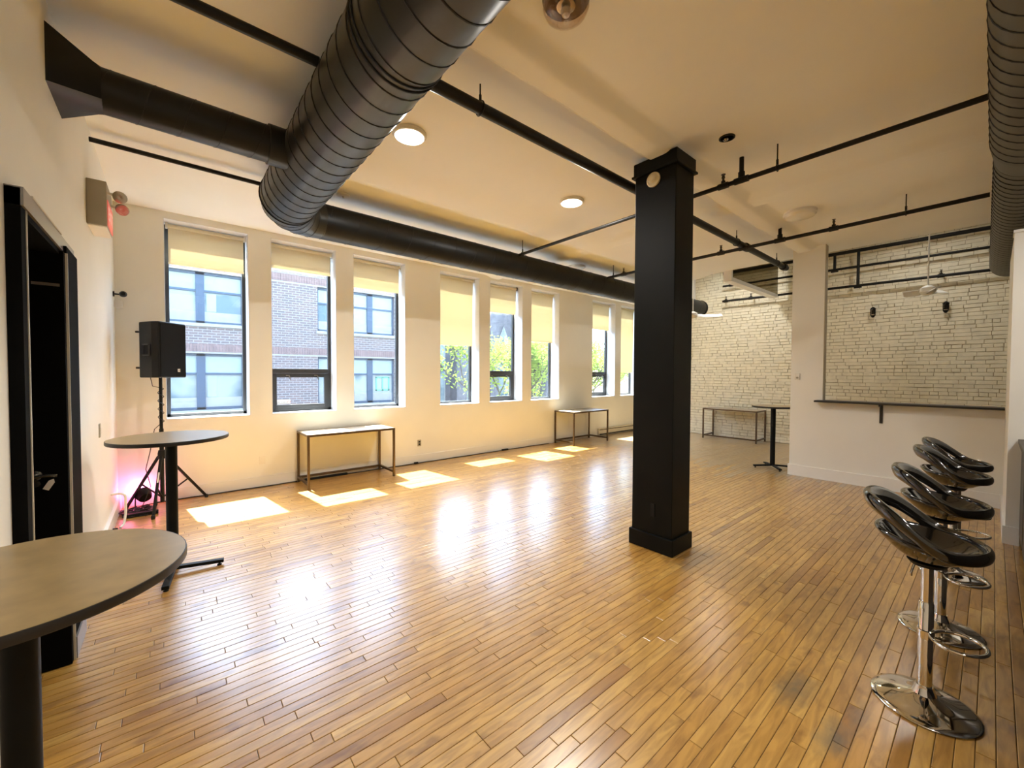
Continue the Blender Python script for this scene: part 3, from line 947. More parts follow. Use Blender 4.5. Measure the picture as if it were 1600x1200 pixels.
for yy, za_, zb_, lb in ((2.22, zc(11.6), zc(13.3), 'short black upright pipe linking the upper two pipes on the brick wall'), (1.83, zc(9.6), zc(13.3), 'longer black upright pipe linking all pipes on the brick wall')):
    p = thing('pipe_riser', lb, 'pipe', (xc, yy, za_), 'upright pipes on the brick wall')
    m = MB(); m.tube([(xc-0.01, yy, za_), (xc-0.01, yy, zb_)], 0.026, 12); m.build('run', PIPE, p, smooth=True)
    m = MB(); m.tube([(xc-0.012, yy-0.06, za_), (xc-0.012, yy+0.06, za_)], 0.036, 12); m.build('tee', PIPE, p, smooth=True)
# small elbow pipe below the duct by the sixth window
p = thing('sprinkler_pipe', 'short bent black pipe end below the long duct', 'pipe', (6.1, 5.6, 3.4), 'black sprinkler pipes under the ceiling')
m = MB(); m.tube([(xB, 5.06, zB), (xB, 5.60, zB), (xB, 5.64, zB+0.03), (xB, 5.64, 3.52)], 0.018, 10); m.build('run', PIPE, p, smooth=True)
m = MB(); m.tube([(xB, 5.64, 3.50), (xB, 5.64, 3.60)], 0.024, 10); m.build('ceiling_plate', PIPE, p, smooth=True)

# ================================================================== CEILING FITTINGS
def led(x, y, r, lab, lit=True, zc_=H):
    t = thing('ceiling_light', lab, 'light', (x, y, zc_), 'round ceiling lights')
    m = MB(); m.lathe([(r+0.014, 0.0), (r+0.016, -0.012), (r+0.006, -0.028), (r-0.006, -0.03), (r-0.006, -0.02), (r-0.006, 0)], 40, (x, y, zc_)); m.build('trim_ring', WHITE, t, smooth=True)
    m = MB(); m.lathe([(r-0.006, -0.012), (r*0.85, -0.03), (r*0.5, -0.038), (0.0, -0.04)], 40, (x, y, zc_)); m.build('diffuser', LEDM if lit else DOME, t, smooth=True)
    return t
def lamp(x, y, z, wts, r=0.11, col=LAMP_COL):
    l = bpy.data.lights.new('lamp', 'AREA'); l.shape = 'DISK'; l.size = r*2; l.energy = wts; l.color = col
    l.spread = R(178)
    o = bpy.data.objects.new('lamp', l); o.location = (x, y, z); COL.objects.link(o)
    return o
led(1.55, 3.172, 0.125, 'lit round ceiling light nearest the large spiral duct'); lamp(1.55, 3.172, H-0.045, LAMP_W)
led(3.561, 3.17, 0.125, 'lit round ceiling light left of the column'); lamp(3.561, 3.17, H-0.045, LAMP_W)
led(5.787, 5.03, 0.16, 'round white ceiling disc half hidden by the long duct', False)
# added fittings, unseen behind the camera, that brighten the room
for i, (x, y) in enumerate(((-0.45, -1.3), (1.55, -1.3), (3.56, -1.3), (5.2, -1.3))):
    led(x, y, 0.125, ['added unseen ceiling light behind the camera, by the left wall', 'added unseen ceiling light behind the camera, above the bar', 'added unseen ceiling light over the middle of the bar', 'added unseen ceiling light over the end of the bar'][i]); lamp(x, y, H-0.045, BACK_W)
led(9.6, 3.95, 0.125, 'added unseen light high in the far ceiling well', True, 4.42); lamp(9.6, 3.95, 4.42-0.045, 34.0)  # hidden lamp added to brighten the brick wall
led(9.6, 0.9, 0.125, 'added unseen light in the far ceiling well behind the partition', True, 4.42); lamp(9.6, 0.9, 4.42-0.045, 16.0)  # another added lamp, out of view in the well
# white opal dome
t = thing('ceiling_light', 'large unlit white dome light right of the column', 'light', (5.915, 1.56, H), 'round ceiling lights')
m = MB(); m.lathe([(0.17, 0), (0.175, -0.03), (0.168, -0.04)], 40, (5.915, 1.56, H)); m.build('base', WHITE, t, smooth=True)
m = MB(); m.lathe([(0.165, -0.038), (0.150, -0.062), (0.10, -0.078), (0.0, -0.084)], 40, (5.915, 1.56, H)); m.build('dome', DOME, t, smooth=True)
# glass lamp at the top edge
t = thing('pendant_light', 'clear glass bowl ceiling light at the top edge', 'light', (1.62, 1.50, H))
px_, py_ = 1.63, 1.50
m = MB(); m.lathe([(0.05, 0), (0.05, -0.05), (0.02, -0.055)], 24, (px_, py_, H)); m.build('canopy', STEEL, t, smooth=True)
m = MB(); m.lathe([(0.118, -0.0), (0.126, -0.012), (0.118, -0.028)], 32, (px_, py_, H)); m.build('rim_ring', BRONZE, t, smooth=True)
m = MB(); m.lathe([(0.09, -0.012), (0.118, -0.03), (0.122, -0.055), (0.108, -0.085), (0.07, -0.108), (0.0, -0.118)], 32, (px_, py_, H)); o = m.build('glass_bowl', CLEAR, t, smooth=True)
o.modifiers.new('s', 'SOLIDIFY').thickness = 0.004
m = MB(); m.lathe([(0.012, -0.03), (0.014, -0.05), (0.028, -0.07), (0.02, -0.095), (0, -0.10)], 16, (px_, py_, H)); m.build('bulb', WHITE, t, smooth=True)
# black recessed spot, white escutcheons
t = thing('recessed_spot', 'small black recessed spotlight behind the column top', 'light', (3.61, 1.484, H))
m = MB(); m.lathe([(0.062, 0), (0.062, -0.006), (0.050, -0.010), (0.046, -0.004), (0.046, 0)], 28, (3.61, 1.484, H)); m.build('bezel', RUBBER, t, smooth=True)
m = MB(); m.lathe([(0.046, -0.003), (0.0, -0.003)], 28, (3.61, 1.484, H)); m.build('can', RUBBER, t, smooth=True)
m = MB(); m.lathe([(0.02, -0.003), (0.022, -0.02), (0.012, -0.03), (0, -0.03)], 16, (3.60, 1.49, H)); m.build('lamp_bulb', STEEL, t, smooth=True)
t = thing('ceiling_escutcheon', 'small white ceiling cap beside the duct elbow', 'cap', (1.506, 4.866, H))
m = MB(); m.lathe([(0.07, 0), (0.07, -0.008), (0.05, -0.016), (0.0, -0.018)], 24, (1.506, 4.73, H)); m.build('plate', WHITE, t, smooth=True)
m = MB(); m.lathe([(0.012, -0.016), (0.012, -0.03), (0, -0.03)], 12, (1.506, 4.73, H)); m.build('cover_screw', STEEL, t, smooth=True)

# smoked glass screen above the far floor, with a white rail
gs = thing('smoked_glass_screen', 'dark smoked glass panel with white rail under the far ceiling', 'screen', (9.6, 3.33, 3.43))
MB().box(8.205, 10.79, 3.25, 3.40, 3.40, 3.475).build('bottom_rail', TRIM, gs)
MB().box(8.205, 8.26, 3.25, 3.40, 3.475, 4.41).build('end_post', TRIM, gs)
MB().box(8.26, 10.79, 3.255, 3.265, 3.475, 4.41).build('pane', SMOKE, gs)

# fans in the far room -----------------------------------------------------------
def fan(c, ang, zt, lab, bl=1.0):
    t = thing('ceiling_fan', lab, 'fan', c, 'white ceiling fans')
    x, y, z = c
    m = MB(); m.tube([(x, y, z+0.1), (x, y, zt)], 0.010, 8); m.build('down_rod', WHITE, t, smooth=True)
    m = MB(); m.lathe([(0, -0.06), (0.06, -0.05), (0.10, 0), (0.09, 0.06), (0.03, 0.10), (0, 0.10)], 24, c); m.build('motor', WHITE, t, smooth=True)
    for k in range(3):
        q = R(ang+120*k); d = Vector((math.cos(q), math.sin(q), 0)); n_ = Vector((-d.y, d.x, 0))
        m = MB()
        top = []
        for s0, wd in ((0.09, 0.03), (0.2, 0.055), (0.55, 0.065), (0.60, 0.05)):
            p = Vector(c)+d*(s0*bl)
            top += [(p+n_*wd+Vector((0, 0, 0.035)), p-n_*wd-Vector((0, 0, 0.035)))]
        for i in range(3):
            (a, b), (e, f) = top[i], top[i+1]
            m.quad(a, b, f, e)
        o = m.build('blade', WHITE, t); o.modifiers.new('s', 'SOLIDIFY').thickness = 0.008
fan((8.95, 4.35, 2.92), -52, H+0.8, 'white ceiling fan behind the column, blade tips showing')
fan((9.3, 0.70, 2.95), -158, 4.42, 'white ceiling fan seen through the partition opening', 0.5)

# wall sconces on the bricks
for yy, zz, lb in ((1.60, 2.88, 'black wall lantern on the brick wall, left of the pair'), (0.585, 2.86, 'black wall lantern on the brick wall, right of the pair')):
    t = thing('wall_lantern', lb, 'lantern', (BX-0.08, yy, zz), 'wall lanterns seen through the opening')
    x = BX-0.10
    m = MB(); m.box(x+0.06, BX-0.016, yy-0.03, yy+0.03, zz-0.02, zz+0.10); m.build('back_plate', RUBBER, t)
    m = MB(); m.lathe([(0.045, 0.085), (0.05, 0.075), (0.02, 0.11), (0, 0.12)], 16, (x, yy, zz)); m.build('lantern_cap', RUBBER, t, smooth=True)
    m = MB(); m.lathe([(0.042, 0.075), (0.046, 0.0), (0.036, -0.06)], 20, (x, yy, zz)); m.build('glass_shade', CLEAR, t, smooth=True)
    m = MB(); m.lathe([(0.0, -0.10), (0.02, -0.09), (0.038, -0.058), (0.038, -0.05), (0, -0.05)], 16, (x, yy, zz)); m.build('lantern_base', RUBBER, t, smooth=True)
    for k in range(4):
        q = R(45+90*k)
        m = MB(); m.bar((x+0.046*math.cos(q), yy+0.046*math.sin(q), zz-0.055), (x+0.048*math.cos(q), yy+0.048*math.sin(q), zz+0.08), 0.006, 0.006); m.build('rib', RUBBER, t)

# ================================================================== PARTITION FITTINGS
t = thing('ledge_shelf', 'long black ledge shelf under the partition opening', 'shelf', (PX, 0.8, 1.2))
MB().box(PX-0.19, PX+PT+0.01, -0.10, 1.745, 1.197, 1.225).build('board', SHELF, t, bevel=0.003)
m = MB(); m.box(PX-0.014, PX-0.001, 0.985, 1.02, 0.93, 1.197); m.box(PX-0.16, PX-0.014, 0.992, 1.013, 1.172, 1.197); m.bar((PX-0.014, 1.002, 1.0), (PX-0.09, 1.002, 1.18), 0.012, 0.012)
m.build('bracket', SHELF, t)
t = thing('thermostat', 'small white thermostat on the partition wall', 'thermostat', (PX, 2.01, 1.59))
MB().box(PX-0.024, PX, 1.975, 2.045, 1.535, 1.635).build('body', WHITE, t, bevel=0.005)
m = MB(); m.lathe([(0.016, 0), (0.016, 0.01), (0, 0.01)], 16, (0, 0, 0), 'X'); m.v = [(PX-0.024-x, 2.005+y, 1.565+z) for x, y, z in m.v]; m.build('dial', GREYP, t, smooth=True)

# bar counter at the right edge
t = thing('bar_counter', 'dark wooden bar counter at the right edge behind the stools', 'counter', (4.5, -0.5, 0))
MB().box(2.2, 6.085, -0.78, -0.195, 0.08, 0.97).build('carcass', BARW, t)
MB().box(2.2, 6.085, -0.76, -0.25, 0.0, 0.08).build('toe_kick', RUBBER, t)
MB().box(2.15, 6.085, -0.80, -0.165, 0.97, 1.01).build('counter_top', BARW, t, bevel=0.004)
for k in range(6):
    MB().box(2.24+0.64*k, 2.80+0.64*k, -0.197, -0.185, 0.14, 0.90).build('front_panel', BARW, t)

# ================================================================== BAR STOOLS
def make_stool():
    t = thing('bar_stool', None, 'stool', (0, 0, 0), 'black bucket bar stools along the bar')
    m = MB(); m.lathe([(0.192, 0.001), (0.195, 0.006), (0.192, 0.011), (0.17, 0.020), (0.12, 0.032), (0.07, 0.046), (0.045, 0.060), (0.036, 0.085), (0.033, 0.10)], 64); m.build('base', CHROME, t, smooth=True)
    m = MB(); m.lathe([(0.0275, 0.09), (0.0275, 0.50), (0.024, 0.505), (0.024, 0.51)], 32); m.build('post', CHROME, t, smooth=True)
    m = MB(); m.lathe([(0.022, 0.49), (0.022, 0.70), (0.0, 0.701)], 32); m.build('gas_lift', CHROME, t, smooth=True)
    m = MB(); m.lathe([(0.0275, 0.330), (0.032, 0.333), (0.032, 0.371), (0.0275, 0.374)], 32); m.build('foot_clamp', CHROME, t, smooth=True)
    m = MB()
    pts = []
    for k in range(28):
        q = math.pi*2*k/28
        pts.append((0.100*math.cos(q), -0.108+0.090*math.sin(q), 0.352-0.004*math.sin(q)))
    m.tube(pts, 0.0085, 10, closed=True); m.build('foot_ring', CHROME, t, smooth=True)
    m = MB(); m.tube([(0, 0.02, 0.695), (-0.03, 0.045, 0.685), (-0.045, 0.055, 0.645), (-0.04, 0.055, 0.63)], 0.005, 8); m.build('lift_lever', CHROME, t, smooth=True)
    m = MB(); m.lathe([(0.0, 0.685), (0.06, 0.687), (0.075, 0.706), (0.0, 0.71)], 24); m.build('seat_plate', RUBBER, t, smooth=True)
    # seat pan: shallow bowl, lip up at the rear, down at the front
    n, mr = 48, 12
    m = MB()
    def pan(r, q):
        c, s = math.cos(q), math.sin(q)
        x = 0.205*r*c; y = 0.190*r*s + 0.002
        z = 0.712 + 0.108*(r**1.9) + 0.034*s*r**2
        if s < 0:
            z += 0.006*(-s)*r**3
        return (x, y, z)
    m.v.append(pan(0, 0))
    for i in range(1, mr+1):
        for k in range(n):
            m.v.append(pan(i/mr, 2*math.pi*k/n))
    for k in range(n):
        m.f.append((0, 1+k, 1+(k+1) % n))
    for i in range(mr-1):
        for k in range(n):
            a, b = 1+i*n+k, 1+i*n+(k+1) % n
            m.f.append((a, a+n, b+n, b))
    o = m.build('seat_pan', GLOSSB, t, smooth=True)
    md = o.modifiers.new('s', 'SOLIDIFY'); md.thickness = 0.026; md.offset = 0
    md = o.modifiers.new('b', 'SUBSURF'); md.levels = md.render_levels = 1
    # hooped back: a band that rises from the front edge to the back rest
    m = MB(); nb = 72; cs = 12
    for k in range(nb):
        q = 2*math.pi*k/nb
        c, s = math.cos(q), math.sin(q)
        up = sm((s+0.42)/1.42)
        ctr = Vector((0.207*c, 0.192*s+0.024*up, 0.806+0.165*up+0.012*s*(1-up)))
        hh = 0.030+0.018*up; tt = 0.017+0.005*up
        out = Vector((c, s, 0)).normalized()
        lean = Vector((0, 0, 1))*0.95+out*(0.10+0.25*up)
        lean.normalize(); nrm = out-lean*out.dot(lean); nrm.normalize()
        for j in range(cs):
            a = 2*math.pi*j/cs
            m.v.append(tuple(ctr+nrm*tt*math.cos(a)+lean*hh*math.sin(a)))
    for k in range(nb):
        for j in range(cs):
            a, b = k*cs+j, k*cs+(j+1) % cs
            c_, d_ = ((k+1) % nb)*cs+(j+1) % cs, ((k+1) % nb)*cs+j
            m.f.append((a, b, c_, d_))
    m.build('back_hoop', GLOSSB, t, smooth=True)
    return t
proto = make_stool()
for i, (x, y, a, lb) in enumerate(((2.79, 0.185, 4, 'glossy black bucket bar stool nearest the camera'), (3.70, 0.185, 2, 'second bar stool from the front, chrome base partly hidden'),
                                  (4.82, 0.185, 0, 'third bar stool from the front, between the others'), (5.48, 0.185, -2, 'farthest glossy black bar stool, next to the wall end'))):
    o = proto if i == 0 else copy_tree(proto)
    o.location = (x, y, 0.0); o.rotation_euler = (0, 0, R(a)); o['label'] = lb

# ================================================================== ROUND TABLES
def round_table(c, h, r, ang, lab, arm=0.33):
    t = thing('bar_table', lab, 'table', (c[0], c[1], 0), 'round standing tables')
    m = MB(); m.lathe([(0, h), (r-0.004, h), (r-0.004, h-0.006), (0, h-0.006)], 72, (c[0], c[1], 0)); m.build('laminate_top', TOP, t, smooth=False)
    m = MB(); m.lathe([(r-0.0042, h-0.0005), (r-0.001, h-0.001), (r, h-0.006), (r, h-0.024), (r-0.004, h-0.029), (0, h-0.029)], 72, (c[0], c[1], 0)); m.build('edge_band', EDGE, t, smooth=True)
    m = MB(); m.lathe([(0.038, 0.05), (0.038, h-0.03)], 28, (c[0], c[1], 0)); m.build('pillar', BLACKP, t, smooth=True)
    m = MB(); m.box(c[0]-0.14, c[0]+0.14, c[1]-0.14, c[1]+0.14, h-0.034, h-0.029); m.build('mounting_plate', BLACKP, t)
    for k in range(4):
        q = R(ang+90*k); d = Vector((math.cos(q), math.sin(q), 0)); b = Vector((c[0], c[1], 0))
        m = MB(); m.bar(b+Vector((0, 0, 0.052)), b+d*arm+Vector((0, 0, 0.034)), 0.045, 0.026)
        fo = m.build('foot', BLACKP, t, bevel=0.003)
        m = MB(); m.lathe([(0.016, 0.0), (0.016, 0.008), (0.007, 0.01), (0.007, 0.025)], 14, tuple(b+d*(arm-0.03))); m.build('glide', RUBBER, fo, smooth=True)
    return t
round_table((-0.329, 1.73), 1.03, 0.366, 20, 'brown round standing table nearest the camera, cut by the left edge')
round_table((0.0, 4.18), 1.10, 0.375, -8, 'brown round standing table in front of the loudspeaker stand')
round_table((7.95, 2.43), 1.075, 0.32, 40, 'far round standing table beside the partition wall end', 0.30)

# ================================================================== CONSOLE TABLES
def console(L, D, Hc, topm):
    t = thing('console_table', None, 'table', (0, 0, 0), 'metal framed console tables')
    s = 0.031
    MB().box(-L/2+s, L/2-s, -D/2+s, D/2-s, Hc-0.022, Hc).build('table_top', topm, t)
    for sx in (-1, 1):
        for sy in (-1, 1):
            x, y = sx*(L/2-s/2), sy*(D/2-s/2)
            MB().box(x-s/2, x+s/2, y-s/2, y+s/2, 0, Hc-s).build('leg', BRONZE, t, bevel=0.002)
    m = MB()
    for sy in (-1, 1):
        y = sy*(D/2-s/2); m.box(-L/2, L/2, y-s/2, y+s/2, Hc-s, Hc)
    for sx in (-1, 1):
        x = sx*(L/2-s/2); m.box(x-s/2, x+s/2, -D/2+s, D/2-s, Hc-s, Hc)
    m.build('top_frame', BRONZE, t)
    for sx in (-1, 1):
        x = sx*(L/2-s/2); MB().box(x-s/2, x+s/2, -D/2+s, D/2-s, 0.06, 0.06+s).build('side_rail', BRONZE, t)
    MB().box(-L/2+s, L/2-s, D/2-s-0.02, D/2-0.02, 0.06, 0.06+s).build('stretcher', BRONZE, t)
    return t
c0 = console(1.26, 0.60, 0.76, CONS)
for i, (x, y, a, lb) in enumerate(((2.05, 6.305, 0, 'console table with bronze legs under the second window, sunlit top'), (7.49, 6.29, 0, 'console table with bronze legs left of the column, under the wall pier'),
                                  (10.70, 4.14, 90, 'console table standing against the white brick wall'))):
    o = c0 if i == 0 else copy_tree(c0)
    o.location = (x, y, 0); o.rotation_euler = (0, 0, R(a)); o['label'] = lb

# ================================================================== LOUDSPEAKER AND STAND
tx, ty = -0.085, 6.26
sp = thing('loudspeaker', 'black loudspeaker on the tripod in front of the first window', 'speaker', (tx, ty, 1.545))
a_ = R(44)
nrm = Vector((math.sin(a_), -math.cos(a_), 0)); tan = Vector((math.cos(a_), math.sin(a_), 0))
def spt(u, v, z): return tuple(Vector((tx+0.01, ty, 0)) + tan*u + nrm*v + Vector((0, 0, z)))
m = MB()
poly = [(-0.17, 0.15), (0.17, 0.15), (0.17, 0.06), (0.105, -0.17), (-0.105, -0.17), (-0.17, 0.06)]
n = len(poly)
m.v = [spt(u, v, 1.548) for u, v in poly]+[spt(u, v, 2.185) for u, v in poly]
m.f = [tuple(reversed(range(n))), tuple(range(n, 2*n))]+[(i, (i+1) % n, n+(i+1) % n, n+i) for i in range(n)]
cab = m.build('cabinet', RUBBER, sp, bevel=0.012)
m = MB()
g = [(-0.158, 0.151), (0.158, 0.151), (0.158, 0.160), (-0.158, 0.160)]
m.v = [spt(u, v, 1.56) for u, v in g]+[spt(u, v, 2.172) for u, v in g]
m.f = [(3, 2, 1, 0), (4, 5, 6, 7)]+[(i, (i+1) % 4, 4+(i+1) % 4, 4+i) for i in range(4)]
gr = m.build('grille', GRILLE, sp, bevel=0.004)
m = MB(); g = [(0.048, 0.160), (0.076, 0.160), (0.076, 0.164), (0.048, 0.164)]
m.v = [spt(u, v, 1.615) for u, v in g]+[spt(u, v, 1.65) for u, v in g]
m.f = [(3, 2, 1, 0), (4, 5, 6, 7)]+[(i, (i+1) % 4, 4+(i+1) % 4, 4+i) for i in range(4)]
m.build('badge', WHITE, gr)
Mt = Matrix(((tan.x, 0, nrm.x, 0), (tan.y, 0, nrm.y, 0), (0, 1, 0, 0), (0, 0, 0, 1))); Mt.translation = Vector(spt(0.062, 0.1645, 1.632))
text('badge_letters', 'EV', 0.018, INK, gr, Mt)
m = MB(); m.v = []
hp = [(-0.150, 0.02), (-0.118, -0.10)]
m.bar(spt(-0.172, 0.03, 1.80), spt(-0.172, 0.03, 1.93), 0.014, 0.014); m.bar(spt(-0.135, -0.09, 1.80), spt(-0.135, -0.09, 1.93), 0.014, 0.014)
m.bar(spt(-0.172, 0.03, 1.925), spt(-0.135, -0.09, 1.925), 0.016, 0.014); m.bar(spt(-0.172, 0.03, 1.805), spt(-0.135, -0.09, 1.805), 0.016, 0.014)
m.build('carry_handle', EDGE, sp)
for zz in (1.66, 2.07):
    m = MB(); m.tube([spt(-0.11, -0.165, zz), spt(-0.12, -0.19, zz)], 0.012, 10); m.build('rear_foot', EDGE, sp, smooth=True)

tr = thing('speaker_stand', 'black tripod stand carrying the loudspeaker', 'stand', (tx, ty, 0))
m = MB(); m.tube([(tx, ty, 0.62), (tx, ty, 1.60)], 0.0165, 14); m.build('upper_pole', RUBBER, tr, smooth=True)
m = MB(); m.tube([(tx, ty, 0.09), (tx, ty, 0.95)], 0.021, 14); m.build('lower_pole', RUBBER, tr, smooth=True)
m = MB(); m.lathe([(0.0, 0.60), (0.035, 0.60), (0.038, 0.66), (0.03, 0.70), (0.0, 0.70)], 20, (tx, ty, 0)); m.build('collar', RUBBER, tr, smooth=True)
m = MB(); m.tube([(tx, ty, 0.68), (tx+0.07, ty-0.03, 0.68)], [0.009, 0.014], 10); m.build('clamp_knob', RUBBER, tr, smooth=True)
feet = [(-0.16, 5.90), (0.34, 6.52), (-0.41, 6.50)]
for k, (fx, fy) in enumerate(feet):
    m = MB(); m.bar((tx+(fx-tx)*0.08, ty+(fy-ty)*0.08, 0.63), (fx, fy, 0.018), 0.026, 0.026); lg = m.build('leg', RUBBER, tr, bevel=0.004)
    q = 0.55
    m = MB(); m.bar((tx, ty, 0.14), (tx+(fx-tx)*q, ty+(fy-ty)*q, 0.63-0.612*q), 0.018, 0.010); m.build('brace', RUBBER, tr)
    m = MB(); m.lathe([(0, 0.0), (0.017, 0.0), (0.02, 0.018), (0.016, 0.04), (0, 0.04)], 12, (fx, fy, 0)); m.build('rubber_foot', EDGE, lg, smooth=True)
    if k == 0:
        P0 = Vector((tx+(fx-tx)*0.08, ty+(fy-ty)*0.08, 0.63)); P1 = Vector((fx, fy, 0.018)); d = (P1-P0)
        m = MB(); m.bar(P0+d*0.28+Vector((0, -0.0145, 0.006)), P0+d*0.45+Vector((0, -0.0145, 0.006)), 0.014, 0.002, up=(0, 1, 0)); m.build('sticker', WHITE, lg)
cb_ = thing('speaker_cable', 'thin black cable wound round the tripod pole', 'cable', (tx, ty, 0))
pts = [(tx-0.09, ty+0.04, 1.56), (tx-0.07, ty-0.02, 1.45)]
for k in range(64):
    q = k*0.42
    pts.append((tx+0.026*math.cos(q), ty+0.026*math.sin(q), 1.42-0.4*k/63))
pts += [(tx-0.06, ty-0.02, 0.95), (tx-0.10, ty-0.02, 0.7), (tx-0.14, ty-0.03, 0.5), (tx-0.10, ty-0.05, 0.3), (tx-0.16, ty-0.04, 0.12), (tx-0.2, ty-0.05, 0.01)]
m = MB(); m.tube(pts, 0.0042, 6); m.build('cord', EDGE, cb_, smooth=True)

# stage light (pink) behind the stand
ul = thing('stage_light', 'small black floor stage light glowing pink in the corner', 'light', (-0.28, 6.42, 0))
m = MB(); m.lathe([(0.0, 0.0), (0.06, 0.0), (0.075, 0.05), (0.075, 0.11), (0.0, 0.11)], 24, (0, 0, 0), 'Y')
Mx = Matrix.Translation((-0.24, 6.44, 0.12)) @ Matrix.Rotation(R(32), 4, 'X') @ Matrix.Rotation(R(18), 4, 'Z')
m.v = [tuple(Mx @ Vector(v)) for v in m.v]; m.build('can', RUBBER, ul, smooth=True)
m = MB(); m.lathe([(0.068, 0.111), (0.0, 0.113)], 24, (0, 0, 0), 'Y'); m.v = [tuple(Mx @ Vector(v)) for v in m.v]; m.build('lens', PINKL, ul, smooth=True)
m = MB(); m.bar((-0.33, 6.45, 0.01), (-0.33, 6.48, 0.15), 0.012, 0.03); m.bar((-0.14, 6.45, 0.01), (-0.14, 6.48, 0.15), 0.012, 0.03); m.bar((-0.33, 6.45, 0.008), (-0.14, 6.45, 0.008), 0.03, 0.012); m.build('yoke', RUBBER, ul)
l = bpy.data.lights.new('stage_lamp', 'POINT'); l.energy = 5.0; l.color = (1.0, 0.16, 0.42); l.shadow_soft_size = 0.03
o = bpy.data.objects.new('stage_lamp', l); o.location = Mx @ Vector((0, 0.15, 0)); COL.objects.link(o)

# cable tangle and floor cables
rc = random.Random(3)
ct = thing('cable_tangle', 'tangle of black cables and power strip on the floor by the tripod', 'cables', (-0.3, 6.25, 0))
for j in range(5):
    pts = []
    for k in range(30):
        q = k*0.55+j
        pts.append((-0.30+0.10*math.cos(q+j)+0.06*math.sin(q*0.37+j), 6.22+0.13*math.sin(q)+0.03*j, 0.006+0.006*j+0.01*math.sin(q*1.3)**2))
    m = MB(); m.tube(pts, 0.0055, 6); m.build('cord', EDGE, ct, smooth=True)
MB().box(-0.40, -0.12, 6.10, 6.16, 0.0, 0.04).build('power_strip', RUBBER, ct, bevel=0.006)
fc = thing('floor_cable', 'black cable lying along the foot of the window wall', 'cable', (2.5, 6.6, 0))
m = MB(); m.tube([(-0.15+0.12*k, WY-0.03+0.006*math.sin(k*1.1)+0.004*math.sin(k*2.7), 0.007) for k in range(58)], 0.007, 8); m.build('cord', EDGE, fc, smooth=True)
for xx, dx in ((1.52, 0.62), (3.3, 0.07), (5.3, 0.16)):
    MB().box(xx, xx+dx, WY-0.055, WY-0.019, 0.0, 0.03).build('connector_box', RUBBER, fc, bevel=0.003)

# white conduit on the left wall
t = thing('wall_conduit', 'white conduit bending out of the left wall to the floor', 'conduit', (LX, 5.9, 0.3))
m = MB(); pts = [(LX, 5.88, 0.335), (LX+0.06, 5.88, 0.335)]
for k in range(7):
    q = math.pi/2*k/6
    pts.append((LX+0.06+0.05*math.sin(q), 5.88, 0.285+0.05*math.cos(q)))
pts += [(LX+0.11, 5.86, 0.12), (LX+0.10, 5.80, 0.03), (LX+0.075, 5.74, 0.012)]
m.tube(pts, 0.011, 10); m.build('tube', TRIM, t, smooth=True)
m = MB(); m.tube([(LX+0.05, 5.72, 0.012), (LX+0.03, 5.64, 0.035), (LX+0.05, 5.58, 0.012), (LX+0.09, 5.66, 0.008)], 0.012, 8); m.build('coupling', RUBBER, t, smooth=True)

# ================================================================== WALL FITTINGS
ex = thing('exit_sign', 'grey exit sign box with red face and two lamp heads', 'sign', (LX, 4.9, 2.95))
MB().box(LX, LX+0.115, 4.60, 4.98, 2.775, 3.13).build('housing', GREYP, ex, bevel=0.006)
MB().box(LX+0.115, LX+0.121, 4.62, 4.965, 2.79, 2.99).build('red_face', REDS, ex)
Me = Matrix(((0, 0, 1, LX+0.1215), (1, 0, 0, 4.79), (0, 1, 0, 2.89), (0, 0, 0, 1)))
text('letters', 'EXIT', 0.15, PINKT, ex, Me)
MB().box(LX+0.004, LX+0.112, 4.61, 4.97, 2.768, 2.775).build('down_lens', WHITE, ex)
for yy, dz in ((4.70, 0.03), (4.90, -0.01)):
    m = MB(); m.tube([(LX+0.11, yy, 3.04+dz), (LX+0.15, yy, 3.035+dz), (LX+0.165, yy, 3.03+dz)], 0.012, 10); arm = m.build('lamp_arm', WHITE, ex, smooth=True)
    m = MB(); m.lathe([(0.02, -0.04), (0.045, -0.005), (0.048, 0.01), (0.040, 0.012), (0.0, 0.004)], 20, (0, 0, 0), 'Y')
    Q = Matrix.Translation((LX+0.19, yy-0.02, 3.02+dz)) @ Matrix.Rotation(R(160), 4, 'Z') @ Matrix.Rotation(R(-25), 4, 'X')
    m.v = [tuple(Q @ Vector(v)) for v in m.v]; m.build('lamp_head', STEEL, ex, smooth=True)
cm = thing('security_camera', 'small black dome camera on the corner wall', 'camera', (LX, 6.5, 2.55))
m = MB(); m.lathe([(0.03, 0), (0.03, 0.012), (0.01, 0.014), (0.009, 0.06)], 16, (0, 0, 0), 'X'); m.v = [(LX+x, 6.47+y, 2.50+z) for x, y, z in m.v]; m.build('mount', RUBBER, cm, smooth=True)
m = MB(); m.lathe([(0, -0.035), (0.022, -0.03), (0.035, 0.0), (0.030, 0.022), (0.015, 0.035), (0, 0.036)], 20, (LX+0.085, 6.46, 2.505), 'Y'); m.build('ball', RUBBER, cm, smooth=True)
wbx = thing('wall_sensor', 'small white sensor box under the black camera', 'sensor', (LX, 6.5, 2.4))
m = MB(); m.prism([(-0.03, -0.045), (0.03, -0.045), (0.036, 0.045), (-0.036, 0.045)], 0, 0.035, 'Y'); m.v = [(LX+0.045+x, 6.58-y, 2.40+z) for x, y, z in m.v]; m.build('body', WHITE, wbx, bevel=0.004)
MB().box(LX+0.0005, LX+0.02, 6.545, 6.58, 2.36, 2.44).build('bracket', WHITE, wbx)
sw = thing('light_switch', 'white switch plate on the left wall past the door', 'switch', (LX, 5.1, 1.1))
MB().box(LX, LX+0.008, 5.05, 5.12, 1.03, 1.15).build('plate', GREYP, sw, bevel=0.002)
